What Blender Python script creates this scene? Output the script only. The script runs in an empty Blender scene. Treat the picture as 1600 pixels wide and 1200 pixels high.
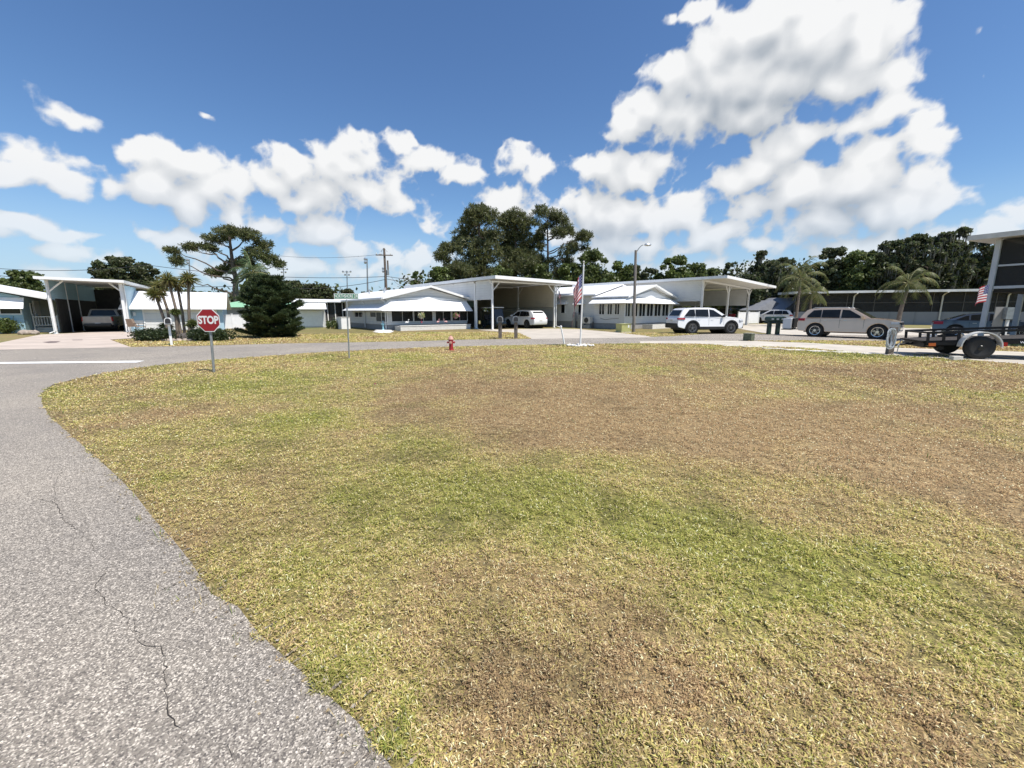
import bpy, bmesh, math, random
import numpy as np
from mathutils import Vector, Matrix
R = math.radians
S = bpy.context.scene
COL = S.collection
rng = np.random.default_rng(7)
random.seed(5)

# ------------------------------------------------------------------ camera
CAM_H, FPX, HORIZ = 1.55, 640.0, 486.5
PITCH = math.atan((600 - HORIZ) / FPX)
cam_d = bpy.data.cameras.new('camera')
cam_d.sensor_width = 36.0; cam_d.lens = 36.0 * FPX / 1600.0
cam_d.clip_start = 0.05; cam_d.clip_end = 3000.0
cam = bpy.data.objects.new('camera', cam_d); COL.objects.link(cam)
cam.location = (0, 0, CAM_H); cam.rotation_euler = (R(90) - PITCH, 0, 0)
S.camera = cam
S.render.resolution_x, S.render.resolution_y = 1024, 768

# ------------------------------------------------------------------ light and exposure
SUN_TO = Vector((0.80, -0.60, 0)).normalized()
SUN_EL = 62.0
sd = Vector((SUN_TO.x * math.cos(R(SUN_EL)), SUN_TO.y * math.cos(R(SUN_EL)), math.sin(R(SUN_EL))))
sun_d = bpy.data.lights.new('sun', 'SUN'); sun_d.energy = 4.6; sun_d.angle = R(0.53); sun_d.color = (1.0, 0.945, 0.865)
sun = bpy.data.objects.new('sun', sun_d); COL.objects.link(sun)
sun.rotation_euler = (-sd).to_track_quat('-Z', 'Y').to_euler(); sun.location = (10, -10, 40)
vs = S.view_settings
vs.view_transform = 'Standard'; vs.look = 'None'; vs.gamma = 1.0; vs.use_curve_mapping = False
vs.exposure = 0.4
try:
    S.cycles.max_bounces = 4; S.cycles.diffuse_bounces = 2; S.cycles.glossy_bounces = 2; S.cycles.transparent_max_bounces = 6; S.cycles.sample_clamp_indirect = 6.0
except Exception: pass

def pdir(px, py):
    a = (px - 800) / FPX; b = (600 - py) / FPX
    return Vector((a, math.cos(PITCH) + math.sin(PITCH) * b, -math.sin(PITCH) + math.cos(PITCH) * b))
def G(px, py, z=0.0):
    d = pdir(px, py); t = (z - CAM_H) / d.z
    return Vector((d.x * t, d.y * t, z))
def P(px, py, Y):
    d = pdir(px, py); t = Y / d.y
    return Vector((d.x * t, Y, CAM_H + d.z * t))

# ------------------------------------------------------------------ sky: physical sky with cumulus clouds
world = bpy.data.worlds.new('World'); S.world = world; world.use_nodes = True
wt = world.node_tree; wt.nodes.clear()
SKY_STR = 0.10
CLOUD_K = 10.5; CLOUD_DARK = (0.27, 0.31, 0.36, 1); CLOUD_LIT = (0.70, 0.705, 0.71, 1); VEIL = (0.34, 0.46, 0.62, 1)

# cloud banks seen in the sky: direction (given by where they stand), half sizes, weight
BL = [(98,178,50,22,.75),(72,172,26,10,.4),
 (20,232,60,26,1),(60,258,80,38,1),(110,282,42,26,1),(10,262,60,30,1),
 (50,350,80,20,.95),(100,366,60,14,.9),(8,366,30,16,.7),(105,392,54,14,.7),(160,404,40,14,.5),
 (215,238,44,26,1),(262,232,46,28,1),(300,262,52,34,1),(240,285,48,30,1),(335,300,60,46,1),(372,290,40,36,1),(300,320,60,40,1),(170,290,24,14,.7),(360,335,50,30,.9),
 (455,262,44,34,1),(420,285,44,26,.8),(560,238,42,32,1),(530,265,60,46,1),(500,300,56,38,1),(590,300,66,42,1),(640,320,44,28,.9),(680,350,30,16,.6),(470,318,34,18,.6),
 (625,222,28,20,1),(665,252,46,26,1),(722,272,36,22,1),
 (285,375,62,24,.75),(415,352,40,20,.9),(500,362,52,24,.95),(560,385,60,20,.9),(450,415,60,20,.75),(640,402,60,26,.85),(590,425,80,18,.5),(240,365,30,14,.5),(380,425,80,16,.5),
 (812,250,36,24,1),(850,266,38,22,1),
 (940,258,48,30,1),(990,272,60,30,1),(1030,258,30,20,.8),
 (800,318,58,30,1),(770,330,40,22,.8),(905,330,50,36,1),(960,340,70,42,1),(1030,350,60,40,1),(1080,330,60,36,1),(880,365,50,26,.9),(1000,385,80,24,.9),(1120,365,70,34,1),(1190,385,60,26,.9),(930,400,60,20,.8),
 (1100,14,34,24,.9),(1049,30,8,14,.5),(1070,28,14,10,.5),(1180,40,90,60,1.3),(1270,60,110,80,1.4),(1350,60,60,80,1.3),(1150,120,110,60,1.2),(1120,80,80,56,1.1),(1210,130,110,60,1.2),(1060,110,52,40,1),(1020,165,50,36,1),(985,190,42,34,1),(1060,180,80,42,1.1),(1170,175,100,40,1.1),(1310,130,70,40,1),(1400,110,44,34,.9),(1395,50,30,50,.8),(1230,8,120,40,1.1),
 (1390,170,60,34,1),(1440,185,40,30,.9),(1340,192,36,18,.7),(1265,212,44,22,.8),(1220,230,50,36,.9),(1180,265,50,36,1),(1150,285,50,30,.9),(1370,240,70,38,1.2),(1450,225,54,36,1.1),(1440,285,50,36,1),(1340,280,90,50,1.3),(1250,290,90,50,1.2),(1400,325,90,40,1.1),(1280,345,110,40,.95),(1180,320,70,36,.9),(1340,390,140,24,.85),(1480,365,70,24,.75),
 (1590,335,44,36,1),(1560,360,50,24,.9),(1524,50,12,12,.45),(1530,118,16,20,.4),(1505,150,14,14,.35),(1565,45,12,9,.3),(322,183,8,6,.45),
 (700,430,60,14,.4),(1120,420,200,20,.7),(60,425,80,14,.4)]
def azel(px, py):
    d = pdir(px, py).normalized()
    return math.atan2(d.x, d.y), math.asin(d.z)
blobs = []
for (px, py, rx, ry, w) in BL:
    a, e = azel(px, py)
    a1, _ = azel(px - rx, py); a2, _ = azel(px + rx, py); _, e1 = azel(px, py - ry); _, e2 = azel(px, py + ry)
    blobs.append((a, e, abs(a2 - a1) / 2, abs(e2 - e1) / 2, w))

sky = world_sky = wt.nodes.new('ShaderNodeTexSky'); sky.sky_type = 'NISHITA'; sky.sun_disc = False
sky.sun_elevation = R(SUN_EL); sky.sun_rotation = math.atan2(SUN_TO.x, SUN_TO.y)
sky.air_density = 1.0; sky.dust_density = 0.35; sky.ozone_density = 1.6; sky.altitude = 0
hsv = wt.nodes.new('ShaderNodeHueSaturation'); hsv.inputs['Saturation'].default_value = 1.12; hsv.inputs['Value'].default_value = 1.0; hsv.inputs['Hue'].default_value = 0.508
tintn = wt.nodes.new('ShaderNodeVectorMath'); tintn.operation = 'MULTIPLY'; tintn.inputs[1].default_value = (0.84, 1.0, 1.06)
bg = wt.nodes.new('ShaderNodeBackground'); bg.inputs['Strength'].default_value = SKY_STR
wo = wt.nodes.new('ShaderNodeOutputWorld')
wt.links.new(sky.outputs[0], hsv.inputs['Color']); wt.links.new(hsv.outputs[0], tintn.inputs[0]); wt.links.new(tintn.outputs[0], bg.inputs['Color']); wt.links.new(bg.outputs[0], wo.inputs[0])

# cumulus: a far cloud deck on a dome that carries cloud thickness; noise in the material adds the fine wisps
def vn2(x, y, seed):
    r = np.random.default_rng(seed); A = r.random((256, 256)) * 2 * np.pi; cx, cy = np.cos(A), np.sin(A)
    x = x + 300.5; y = y + 300.5; iu = np.floor(x).astype(int); iv = np.floor(y).astype(int); fu = x - iu; fv = y - iv
    su = fu**3*(fu*(fu*6-15)+10); sv = fv**3*(fv*(fv*6-15)+10)
    def gr(a, b, dx, dy): a = a % 256; b = b % 256; return cx[a, b]*dx + cy[a, b]*dy
    return ((gr(iu, iv, fu, fv)*(1-su) + gr(iu+1, iv, fu-1, fv)*su)*(1-sv) + (gr(iu, iv+1, fu, fv-1)*(1-su) + gr(iu+1, iv+1, fu-1, fv-1)*su)*sv)
def perlin(x, y, f, seed, octs=5, gain=0.55, billow=False):
    t = 0; a = 1.0; nrm = 0
    for i in range(octs):
        c, s_ = math.cos(i*0.7+.3), math.sin(i*0.7+.3); v = vn2((x*c - y*s_)*f, (x*s_ + y*c)*f, seed+i)
        t = t + a*(0.32 - np.abs(v)*1.6 if billow else v); nrm += a; a *= gain; f *= 2.03
    return t / nrm
NA, NE = 1150, 420
azs = np.linspace(R(-82), R(82), NA); els = np.linspace(R(0.0), R(56), NE)
A2, E2 = np.meshgrid(azs, els, indexing='ij')
wx = perlin(A2, E2, 9, 1, 5)*0.036; wy = perlin(A2, E2, 9, 40, 5)*0.026
Aw, Ew = A2 + wx, E2 + wy
den = np.full_like(A2, -0.6)
for (a, e, ra, re, w) in blobs:
    v = (0.62*w)*(1.0 - np.sqrt(((Aw-a)/(ra*1.10))**2 + ((Ew-e)/(re*1.10))**2))
    k = 0.10; h = np.clip(0.5 + 0.5*(v-den)/k, 0, 1); den = den*(1-h) + v*h + k*h*(1-h)
den = den + perlin(Aw, Ew, 6, 70, 6, 0.50)*0.52 + perlin(Aw, Ew*1.15, 14, 90, 5, 0.50, True)*0.78 - 0.08
dd = np.clip(den, 0, 0.8)
L = np.zeros_like(dd); da = azs[1]-azs[0]; de = els[1]-els[0]
for k in range(1, 24):
    st = 0.0062*k; sa = int(round(st*0.45/da)); se = int(round(st*0.9/de))
    sh = np.zeros_like(dd); sh[:NA-sa, :NE-se] = dd[sa:, se:]; L += sh*0.0062
mid = dd.copy(); low = dd.copy()
for _ in range(2):
    for ax in (0, 1): mid = (mid + np.roll(mid, 2, ax) + np.roll(mid, -2, ax))/3
for st_ in (3, 6, 10):
    for ax in (0, 1): low = (low + np.roll(low, st_, ax) + np.roll(low, -st_, ax))/3
dd = mid*.75 + dd*.25
relief = np.clip((dd - np.roll(low, -6, 1))*2.4 + 0.5, 0, 1)
RS = 1500.0
me = bpy.data.meshes.new('sky'); nvt = NA*NE
co = np.stack([np.sin(A2)*np.cos(E2), np.cos(A2)*np.cos(E2), np.sin(E2)], -1).reshape(-1, 3)*RS
ix = np.arange(nvt).reshape(NA, NE); F = np.stack([ix[:-1,:-1].ravel(), ix[:-1,1:].ravel(), ix[1:,1:].ravel(), ix[1:,:-1].ravel()], 1)
me.vertices.add(nvt); me.vertices.foreach_set('co', co.astype(np.float32).ravel())
me.loops.add(F.size); me.loops.foreach_set('vertex_index', F.astype(np.int32).ravel())
me.polygons.add(len(F)); me.polygons.foreach_set('loop_start', np.arange(0, F.size, 4, dtype=np.int32)); me.polygons.foreach_set('loop_total', np.full(len(F), 4, dtype=np.int32))
at = me.attributes.new('cloud', 'FLOAT_VECTOR', 'POINT'); at.data.foreach_set('vector', np.stack([den, L, relief], -1).astype(np.float32).ravel())
me.update(calc_edges=True)
sky_o = bpy.data.objects.new('sky', me); COL.objects.link(sky_o); sky_o['kind'] = 'structure'; sky_o.location = (0, 0, 0)
cm = bpy.data.materials.new('cumulus'); cm.use_nodes = True; wt = cm.node_tree; wt.nodes.clear(); wn, wl = wt.nodes, wt.links
me.materials.append(cm)
try: cm.cycles.emission_sampling = 'NONE'
except Exception: pass
def wm(op, a, b=None, c=None, clamp=False):
    n = wn.new('ShaderNodeMath'); n.operation = op; n.use_clamp = clamp
    for i, v in enumerate((a, b, c)):
        if v is None: continue
        if isinstance(v, (int, float)): n.inputs[i].default_value = v
        else: wl.new(v, n.inputs[i])
    return n.outputs[0]
def wmap(v, a, b, c, d, smooth=True):
    n = wn.new('ShaderNodeMapRange'); n.interpolation_type = 'SMOOTHSTEP' if smooth else 'LINEAR'
    wl.new(v, n.inputs[0])
    for i, q in enumerate((a, b, c, d)): n.inputs[i + 1].default_value = q
    return n.outputs[0]
def wmix(f, a, b):
    n = wn.new('ShaderNodeMix'); n.data_type = 'RGBA'; wl.new(f, n.inputs['Factor'])
    for i, v in ((6, a), (7, b)): n.inputs[i].default_value = v
    return n.outputs[2]
ca = wn.new('ShaderNodeAttribute'); ca.attribute_name = 'cloud'; sp = wn.new('ShaderNodeSeparateXYZ'); wl.new(ca.outputs['Vector'], sp.inputs[0])
tc = wn.new('ShaderNodeTexCoord')
nz = wn.new('ShaderNodeTexNoise'); nz.inputs['Scale'].default_value = 0.035; nz.inputs['Detail'].default_value = 5; nz.inputs['Roughness'].default_value = 0.65; wl.new(tc.outputs['Object'], nz.inputs['Vector'])
fine = wm('MULTIPLY', wm('SUBTRACT', nz.outputs['Fac'], 0.5), 0.20)
D1 = wm('ADD', sp.outputs[0], fine)
mask = wmap(D1, -0.05, 0.22, 0, 1)
od = wm('MULTIPLY', sp.outputs[1], CLOUD_K)
litv = wm('POWER', 2.718, wm('MULTIPLY', od, -1.0))
bright = wm('ADD', wm('MULTIPLY', litv, 0.80), wm('MULTIPLY_ADD', sp.outputs[2], 0.80, -0.30), clamp=True)
bright = wm('ADD', bright, wm('MULTIPLY', fine, 0.22), clamp=True)
sz = wn.new('ShaderNodeSeparateXYZ'); wl.new(tc.outputs['Object'], sz.inputs[0])
hz = wmap(sz.outputs[2], 0.0, RS*0.26, 0.50, 1.0)
veil = wm('MULTIPLY', wmap(sz.outputs[2], RS*0.0, RS*0.24, 1.0, 0.0), 0.80)
cloudc = wmix(bright, CLOUD_DARK, CLOUD_LIT)
mk = wm('MULTIPLY', mask, hz)
allm = wm('SUBTRACT', 1.0, wm('MULTIPLY', wm('SUBTRACT', 1.0, mk), wm('SUBTRACT', 1.0, veil)))
share = wm('DIVIDE', mk, wm('MAXIMUM', allm, 0.001))
mixv = wn.new('ShaderNodeMix'); mixv.data_type = 'RGBA'; wl.new(share, mixv.inputs['Factor']); mixv.inputs[6].default_value = VEIL; wl.new(cloudc, mixv.inputs[7])
em = wn.new('ShaderNodeEmission'); wl.new(mixv.outputs[2], em.inputs['Color']); em.inputs['Strength'].default_value = 1.0
tr = wn.new('ShaderNodeBsdfTransparent'); ms = wn.new('ShaderNodeMixShader'); wl.new(allm, ms.inputs[0]); wl.new(tr.outputs[0], ms.inputs[1]); wl.new(em.outputs[0], ms.inputs[2])
wo = wn.new('ShaderNodeOutputMaterial'); wl.new(ms.outputs[0], wo.inputs[0])

# ------------------------------------------------------------------ materials
MATS = {}
def mat(name, col, rough=0.6, metal=0.0, coat=0.0, noise=None, bump=0.0, bscale=30.0, spec=None, vary=0.12, vscale=3.0, attr=None, trans=0.0, emit=None):
    if name in MATS: return MATS[name]
    m = bpy.data.materials.new(name); m.use_nodes = True; t = m.node_tree; b = t.nodes['Principled BSDF']
    b.inputs['Roughness'].default_value = rough; b.inputs['Metallic'].default_value = metal
    if coat: b.inputs['Coat Weight'].default_value = coat; b.inputs['Coat Roughness'].default_value = 0.06
    if spec is not None: b.inputs['Specular IOR Level'].default_value = spec
    if emit: b.inputs['Emission Color'].default_value = (*emit[:3], 1); b.inputs['Emission Strength'].default_value = emit[3]
    tcn = t.nodes.new('ShaderNodeTexCoord')
    if attr:
        a = t.nodes.new('ShaderNodeAttribute'); a.attribute_name = attr; src = a.outputs['Color']
        t.links.new(src, b.inputs['Base Color'])
    else:
        n = t.nodes.new('ShaderNodeTexNoise'); n.inputs['Scale'].default_value = vscale; n.inputs['Detail'].default_value = 5
        t.links.new(tcn.outputs['Object'], n.inputs['Vector'])
        r = t.nodes.new('ShaderNodeValToRGB'); t.links.new(n.outputs['Fac'], r.inputs[0])
        r.color_ramp.elements[0].position = 0.3; r.color_ramp.elements[1].position = 0.7
        r.color_ramp.elements[0].color = (*[c * (1 - vary) for c in col], 1); r.color_ramp.elements[1].color = (*[min(1, c * (1 + vary)) for c in col], 1)
        t.links.new(r.outputs[0], b.inputs['Base Color'])
    if bump:
        n2 = t.nodes.new('ShaderNodeTexNoise'); n2.inputs['Scale'].default_value = bscale; n2.inputs['Detail'].default_value = 4
        t.links.new(tcn.outputs['Object'], n2.inputs['Vector'])
        bp = t.nodes.new('ShaderNodeBump'); bp.inputs['Strength'].default_value = bump; bp.inputs['Distance'].default_value = 0.02
        t.links.new(n2.outputs['Fac'], bp.inputs['Height']); t.links.new(bp.outputs[0], b.inputs['Normal'])
    if trans:
        tr = t.nodes.new('ShaderNodeBsdfTranslucent'); mx = t.nodes.new('ShaderNodeMixShader'); mx.inputs[0].default_value = trans
        src = t.nodes['Principled BSDF'].inputs['Base Color'].links[0].from_socket
        t.links.new(src, tr.inputs['Color']); t.links.new(b.outputs[0], mx.inputs[1]); t.links.new(tr.outputs[0], mx.inputs[2])
        t.links.new(mx.outputs[0], t.nodes['Material Output'].inputs[0])
    MATS[name] = m
    return m
def siding(name, col, pitch=0.2, axis='Z', rough=0.5, depth=0.5, dirt=0.08):
    """painted lap siding / ribbed metal: grooves every `pitch` metres along an axis"""
    if name in MATS: return MATS[name]
    m = bpy.data.materials.new(name); m.use_nodes = True; t = m.node_tree; b = t.nodes['Principled BSDF']
    b.inputs['Roughness'].default_value = rough
    tcn = t.nodes.new('ShaderNodeTexCoord'); s = t.nodes.new('ShaderNodeSeparateXYZ'); t.links.new(tcn.outputs['Object'], s.inputs[0])
    d = t.nodes.new('ShaderNodeMath'); d.operation = 'MULTIPLY'; d.inputs[1].default_value = 1 / pitch; t.links.new(s.outputs[axis], d.inputs[0])
    f = t.nodes.new('ShaderNodeMath'); f.operation = 'FRACT'; t.links.new(d.outputs[0], f.inputs[0])
    r = t.nodes.new('ShaderNodeValToRGB'); t.links.new(f.outputs[0], r.inputs[0])
    r.color_ramp.elements[0].position = 0.0; r.color_ramp.elements[0].color = (0.55, 0.55, 0.55, 1)
    r.color_ramp.elements[1].position = 0.12; r.color_ramp.elements[1].color = (1, 1, 1, 1)
    n = t.nodes.new('ShaderNodeTexNoise'); n.inputs['Scale'].default_value = 1.3; n.inputs['Detail'].default_value = 6; t.links.new(tcn.outputs['Object'], n.inputs['Vector'])
    r2 = t.nodes.new('ShaderNodeValToRGB'); t.links.new(n.outputs['Fac'], r2.inputs[0])
    r2.color_ramp.elements[0].position = 0.3; r2.color_ramp.elements[1].position = 0.65
    r2.color_ramp.elements[0].color = (*[c * (1 - dirt) for c in col], 1); r2.color_ramp.elements[1].color = (*col, 1)
    mx = t.nodes.new('ShaderNodeMix'); mx.data_type = 'RGBA'; mx.blend_type = 'MULTIPLY'; mx.inputs['Factor'].default_value = depth
    t.links.new(r2.outputs[0], mx.inputs[6]); t.links.new(r.outputs[0], mx.inputs[7]); t.links.new(mx.outputs[2], b.inputs['Base Color'])
    bp = t.nodes.new('ShaderNodeBump'); bp.inputs['Strength'].default_value = 0.6; bp.inputs['Distance'].default_value = 0.02
    t.links.new(f.outputs[0], bp.inputs['Height']); t.links.new(bp.outputs[0], b.inputs['Normal'])
    MATS[name] = m
    return m
def bricks(name, c1, c2, mortar, scale=4.0):
    if name in MATS: return MATS[name]
    m = bpy.data.materials.new(name); m.use_nodes = True; t = m.node_tree; b = t.nodes['Principled BSDF']; b.inputs['Roughness'].default_value = 0.9
    tcn = t.nodes.new('ShaderNodeTexCoord'); s = t.nodes.new('ShaderNodeSeparateXYZ'); t.links.new(tcn.outputs['Object'], s.inputs[0])
    ad = t.nodes.new('ShaderNodeMath'); ad.operation = 'ADD'; t.links.new(s.outputs[0], ad.inputs[0]); t.links.new(s.outputs[1], ad.inputs[1])
    c = t.nodes.new('ShaderNodeCombineXYZ'); t.links.new(ad.outputs[0], c.inputs[0]); t.links.new(s.outputs[2], c.inputs[1])
    br = t.nodes.new('ShaderNodeTexBrick'); br.inputs['Scale'].default_value = scale
    br.inputs['Color1'].default_value = (*c1, 1); br.inputs['Color2'].default_value = (*c2, 1); br.inputs['Mortar'].default_value = (*mortar, 1)
    t.links.new(c.outputs[0], br.inputs['Vector']); t.links.new(br.outputs['Color'], b.inputs['Base Color'])
    MATS[name] = m
    return m

white = mat('white_paint', (0.80, 0.80, 0.79), 0.45, vary=0.05)
awnw = siding('white_awning_metal', (0.86, 0.87, 0.88), 0.28, 'Z', 0.35, 0.12)
offw = mat('off_white', (0.62, 0.60, 0.55), 0.6, vary=0.08)
postw = mat('post_white', (0.78, 0.78, 0.77), 0.5, vary=0.05)
lapw = siding('white_lap_siding', (0.72, 0.72, 0.71), 0.2)
lapg = siding('grey_white_siding', (0.66, 0.67, 0.67), 0.22)
lapb = siding('blue_lap_siding', (0.34, 0.52, 0.62), 0.13)
lapt = siding('tan_siding', (0.50, 0.45, 0.35), 0.16, depth=0.25)
soff = siding('soffit_panel', (0.70, 0.69, 0.66), 0.3, 'X', 0.5, 0.25)
roofw = siding('white_metal_roof', (0.86, 0.86, 0.86), 0.42, 'X', 0.4, 0.22, dirt=0.12)
roofy = siding('white_metal_roof_lengthwise', (0.84, 0.84, 0.84), 0.42, 'Y', 0.4, 0.25, dirt=0.15)
shin = mat('grey_shingle', (0.30, 0.30, 0.30), 0.9, vary=0.25, vscale=2.0, bump=0.4)
skirt = bricks('grey_block_skirting', (0.30, 0.29, 0.28), (0.36, 0.35, 0.33), (0.20, 0.20, 0.20), 3.0)
slump = bricks('white_slump_block', (0.74, 0.72, 0.68), (0.62, 0.60, 0.56), (0.40, 0.38, 0.34), 5.0)
glass = mat('dark_glass', (0.012, 0.014, 0.016), 0.08, spec=0.3, vary=0.3)
screen = mat('dark_insect_screen', (0.02, 0.02, 0.02), 0.7, vary=0.3, vscale=1.0)
_t = screen.node_tree; _tr = _t.nodes.new('ShaderNodeBsdfTransparent'); _mx = _t.nodes.new('ShaderNodeMixShader'); _mx.inputs[0].default_value = 0.25
_t.links.new(_t.nodes['Principled BSDF'].outputs[0], _mx.inputs[1]); _t.links.new(_tr.outputs[0], _mx.inputs[2]); _t.links.new(_mx.outputs[0], _t.nodes['Material Output'].inputs[0])
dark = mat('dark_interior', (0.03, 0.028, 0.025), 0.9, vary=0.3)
alu = mat('aluminium', (0.55, 0.56, 0.57), 0.35, metal=0.8, vary=0.08)
galv = mat('galvanised_steel', (0.30, 0.32, 0.33), 0.5, metal=0.5, vary=0.2, vscale=12)
rubber = mat('tyre_rubber', (0.02, 0.02, 0.02), 0.8, vary=0.2, bump=0.2)
rimm = mat('alloy_rim', (0.62, 0.63, 0.65), 0.25, metal=0.9, vary=0.05)
blackm = mat('black_metal', (0.012, 0.012, 0.013), 0.55, spec=0.25, vary=0.2)
blackp = mat('black_plastic', (0.022, 0.022, 0.024), 0.55, vary=0.2)
redl = mat('red_lens', (0.35, 0.01, 0.015), 0.15, vary=0.1)
clearl = mat('clear_lens', (0.55, 0.57, 0.60), 0.1, vary=0.1)
bark = mat('bark', (0.085, 0.060, 0.045), 0.95, vary=0.35, vscale=6, bump=0.8, bscale=12)
barkp = mat('pine_bark', (0.10, 0.075, 0.06), 0.95, vary=0.35, vscale=6, bump=0.8, bscale=12)
palmb = mat('palm_trunk', (0.17, 0.135, 0.105), 0.9, vary=0.25, vscale=9, bump=0.5, bscale=20)
woodg = mat('weathered_wood', (0.15, 0.125, 0.105), 0.9, vary=0.3, vscale=8, bump=0.3)
utilw = mat('utility_pole_wood', (0.14, 0.11, 0.09), 0.9, vary=0.25, vscale=5)
wirem = mat('wire', (0.04, 0.04, 0.045), 0.6)
foli = mat('leaf', (0.05, 0.09, 0.03), 0.5, attr='tint', trans=0.38)
stone = mat('rock', (0.36, 0.30, 0.25), 0.9, vary=0.3, vscale=5, bump=0.6, bscale=8)
stonew = mat('white_rock', (0.72, 0.70, 0.66), 0.9, vary=0.15, vscale=5, bump=0.5, bscale=12)
slabm = mat('concrete_slab', (0.62, 0.59, 0.53), 0.85, vary=0.12, vscale=4, bump=0.2)
pvc = mat('white_vinyl', (0.78, 0.78, 0.78), 0.4, vary=0.04)

# ------------------------------------------------------------------ object helpers
def tag(o, label=None, cat=None, group=None, kind=None):
    if label: o['label'] = label
    if cat: o['category'] = cat
    if group: o['group'] = group
    if kind: o['kind'] = kind
    return o
def empty(name, loc, rz=0.0, label=None, cat=None, group=None):
    o = bpy.data.objects.new(name, None); COL.objects.link(o); o.empty_display_size = 0.3
    o.location = loc; o.rotation_euler = (0, 0, rz)
    return tag(o, label, cat, group)
def link(name, me, m, parent=None):
    o = bpy.data.objects.new(name, me); COL.objects.link(o)
    if parent is not None: o.parent = parent
    for x in (m if isinstance(m, (list, tuple)) else [m]): me.materials.append(x)
    return o
class MB:
    def __init__(s): s.v = []; s.f = []; s.mi = []; s.cur = 0
    def add(s, vs_, fs):
        n = len(s.v); s.v += [tuple(p) for p in vs_]; s.f += [tuple(i + n for i in f) for f in fs]; s.mi += [s.cur] * len(fs); return s
    def box(s, x0, x1, y0, y1, z0, z1):
        return s.add([(x0,y0,z0),(x1,y0,z0),(x1,y1,z0),(x0,y1,z0),(x0,y0,z1),(x1,y0,z1),(x1,y1,z1),(x0,y1,z1)],
                     [(0,3,2,1),(4,5,6,7),(0,1,5,4),(1,2,6,5),(2,3,7,6),(3,0,4,7)])
    def cbox(s, c, d, rz=0.0):
        hx, hy, hz = d[0]/2, d[1]/2, d[2]/2; ca, sa = math.cos(rz), math.sin(rz); vs_ = []
        for z in (-hz, hz):
            for (x, y) in ((-hx,-hy),(hx,-hy),(hx,hy),(-hx,hy)): vs_.append((c[0]+x*ca-y*sa, c[1]+x*sa+y*ca, c[2]+z))
        return s.add(vs_, [(0,3,2,1),(4,5,6,7),(0,1,5,4),(1,2,6,5),(2,3,7,6),(3,0,4,7)])
    def hexa(s, b, t):      # bottom 4 pts, top 4 pts (same winding, counter-clockwise from above)
        return s.add(list(b) + list(t), [(0,3,2,1),(4,5,6,7),(0,1,5,4),(1,2,6,5),(2,3,7,6),(3,0,4,7)])
    def slab(s, pts, th):   # extrude polygon of 3D points down by th
        n = len(pts); top = [Vector(p) for p in pts]; bot = [p - Vector((0,0,th)) for p in top]
        return s.add(top + bot, [tuple(range(n)), tuple(range(2*n-1, n-1, -1))] + [(i, i+n, (i+1) % n + n, (i+1) % n) for i in range(n)])
    def prism_y(s, prof, y0, y1):   # profile (x,z) extruded in y
        n = len(prof); a = [(x, y0, z) for x, z in prof]; b = [(x, y1, z) for x, z in prof]
        return s.add(a + b, [tuple(range(n)), tuple(range(2*n-1, n-1, -1))] + [(i, i+n, (i+1) % n + n, (i+1) % n) for i in range(n)])
    def prism_x(s, prof, x0, x1):
        n = len(prof); a = [(x0, y, z) for y, z in prof]; b = [(x1, y, z) for y, z in prof]
        return s.add(a + b, [tuple(range(n)), tuple(range(2*n-1, n-1, -1))] + [(i, i+n, (i+1) % n + n, (i+1) % n) for i in range(n)])
    def tube(s, p, q, r0, r1=None, n=8, caps=True):
        return s.path([p, q], [r0, r0 if r1 is None else r1], n, caps)
    def path(s, pts, rad, n=8, caps=True):
        pts = [Vector(p) for p in pts]
        if not isinstance(rad, (list, tuple)): rad = [rad] * len(pts)
        base = len(s.v); ref = None
        for i, p in enumerate(pts):
            d = (pts[min(i+1, len(pts)-1)] - pts[max(i-1, 0)])
            if d.length < 1e-9: d = Vector((0,0,1))
            d.normalize()
            if ref is None: ref = Vector((1,0,0)) if abs(d.x) < 0.8 else Vector((0,1,0))
            u = d.cross(ref).normalized(); w = d.cross(u).normalized(); ref = u.cross(d) * -1 if False else ref
            for k in range(n):
                a = 2*math.pi*k/n; s.v.append(tuple(p + (u*math.cos(a) + w*math.sin(a)) * rad[i]))
        for i in range(len(pts)-1):
            for k in range(n):
                a = base + i*n + k; b = base + i*n + (k+1) % n
                s.f.append((a, b, b+n, a+n)); s.mi.append(s.cur)
        if caps:
            s.f.append(tuple(base + k for k in range(n))[::-1]); s.mi.append(s.cur)
            s.f.append(tuple(base + (len(pts)-1)*n + k for k in range(n))); s.mi.append(s.cur)
        return s
    def lathe(s, prof, c=(0,0,0), axis='z', n=20):   # prof: (r, h)
        base = len(s.v)
        for (r, h) in prof:
            for k in range(n):
                a = 2*math.pi*k/n; x, y = r*math.cos(a), r*math.sin(a)
                s.v.append({'z': (c[0]+x, c[1]+y, c[2]+h), 'y': (c[0]+x, c[1]+h, c[2]+y), 'x': (c[0]+h, c[1]+x, c[2]+y)}[axis])
        for i in range(len(prof)-1):
            for k in range(n):
                a = base+i*n+k; b = base+i*n+(k+1) % n; s.f.append((a, b, b+n, a+n)); s.mi.append(s.cur)
        s.f.append(tuple(base+k for k in range(n))[::-1]); s.mi.append(s.cur)
        s.f.append(tuple(base+(len(prof)-1)*n+k for k in range(n))); s.mi.append(s.cur)
        return s
    def quad(s, *p): return s.add(p, [tuple(range(len(p)))])
    def plate(s, pts, th):  # polygon of 3D points, thickness th along its own normal (both sides)
        pts = [Vector(p) for p in pts]; nn = (pts[1]-pts[0]).cross(pts[2]-pts[1]).normalized() * (th/2)
        n = len(pts)
        return s.add([p+nn for p in pts] + [p-nn for p in pts], [tuple(range(n)), tuple(range(2*n-1, n-1, -1))] + [(i, i+n, (i+1) % n + n, (i+1) % n) for i in range(n)])
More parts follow.
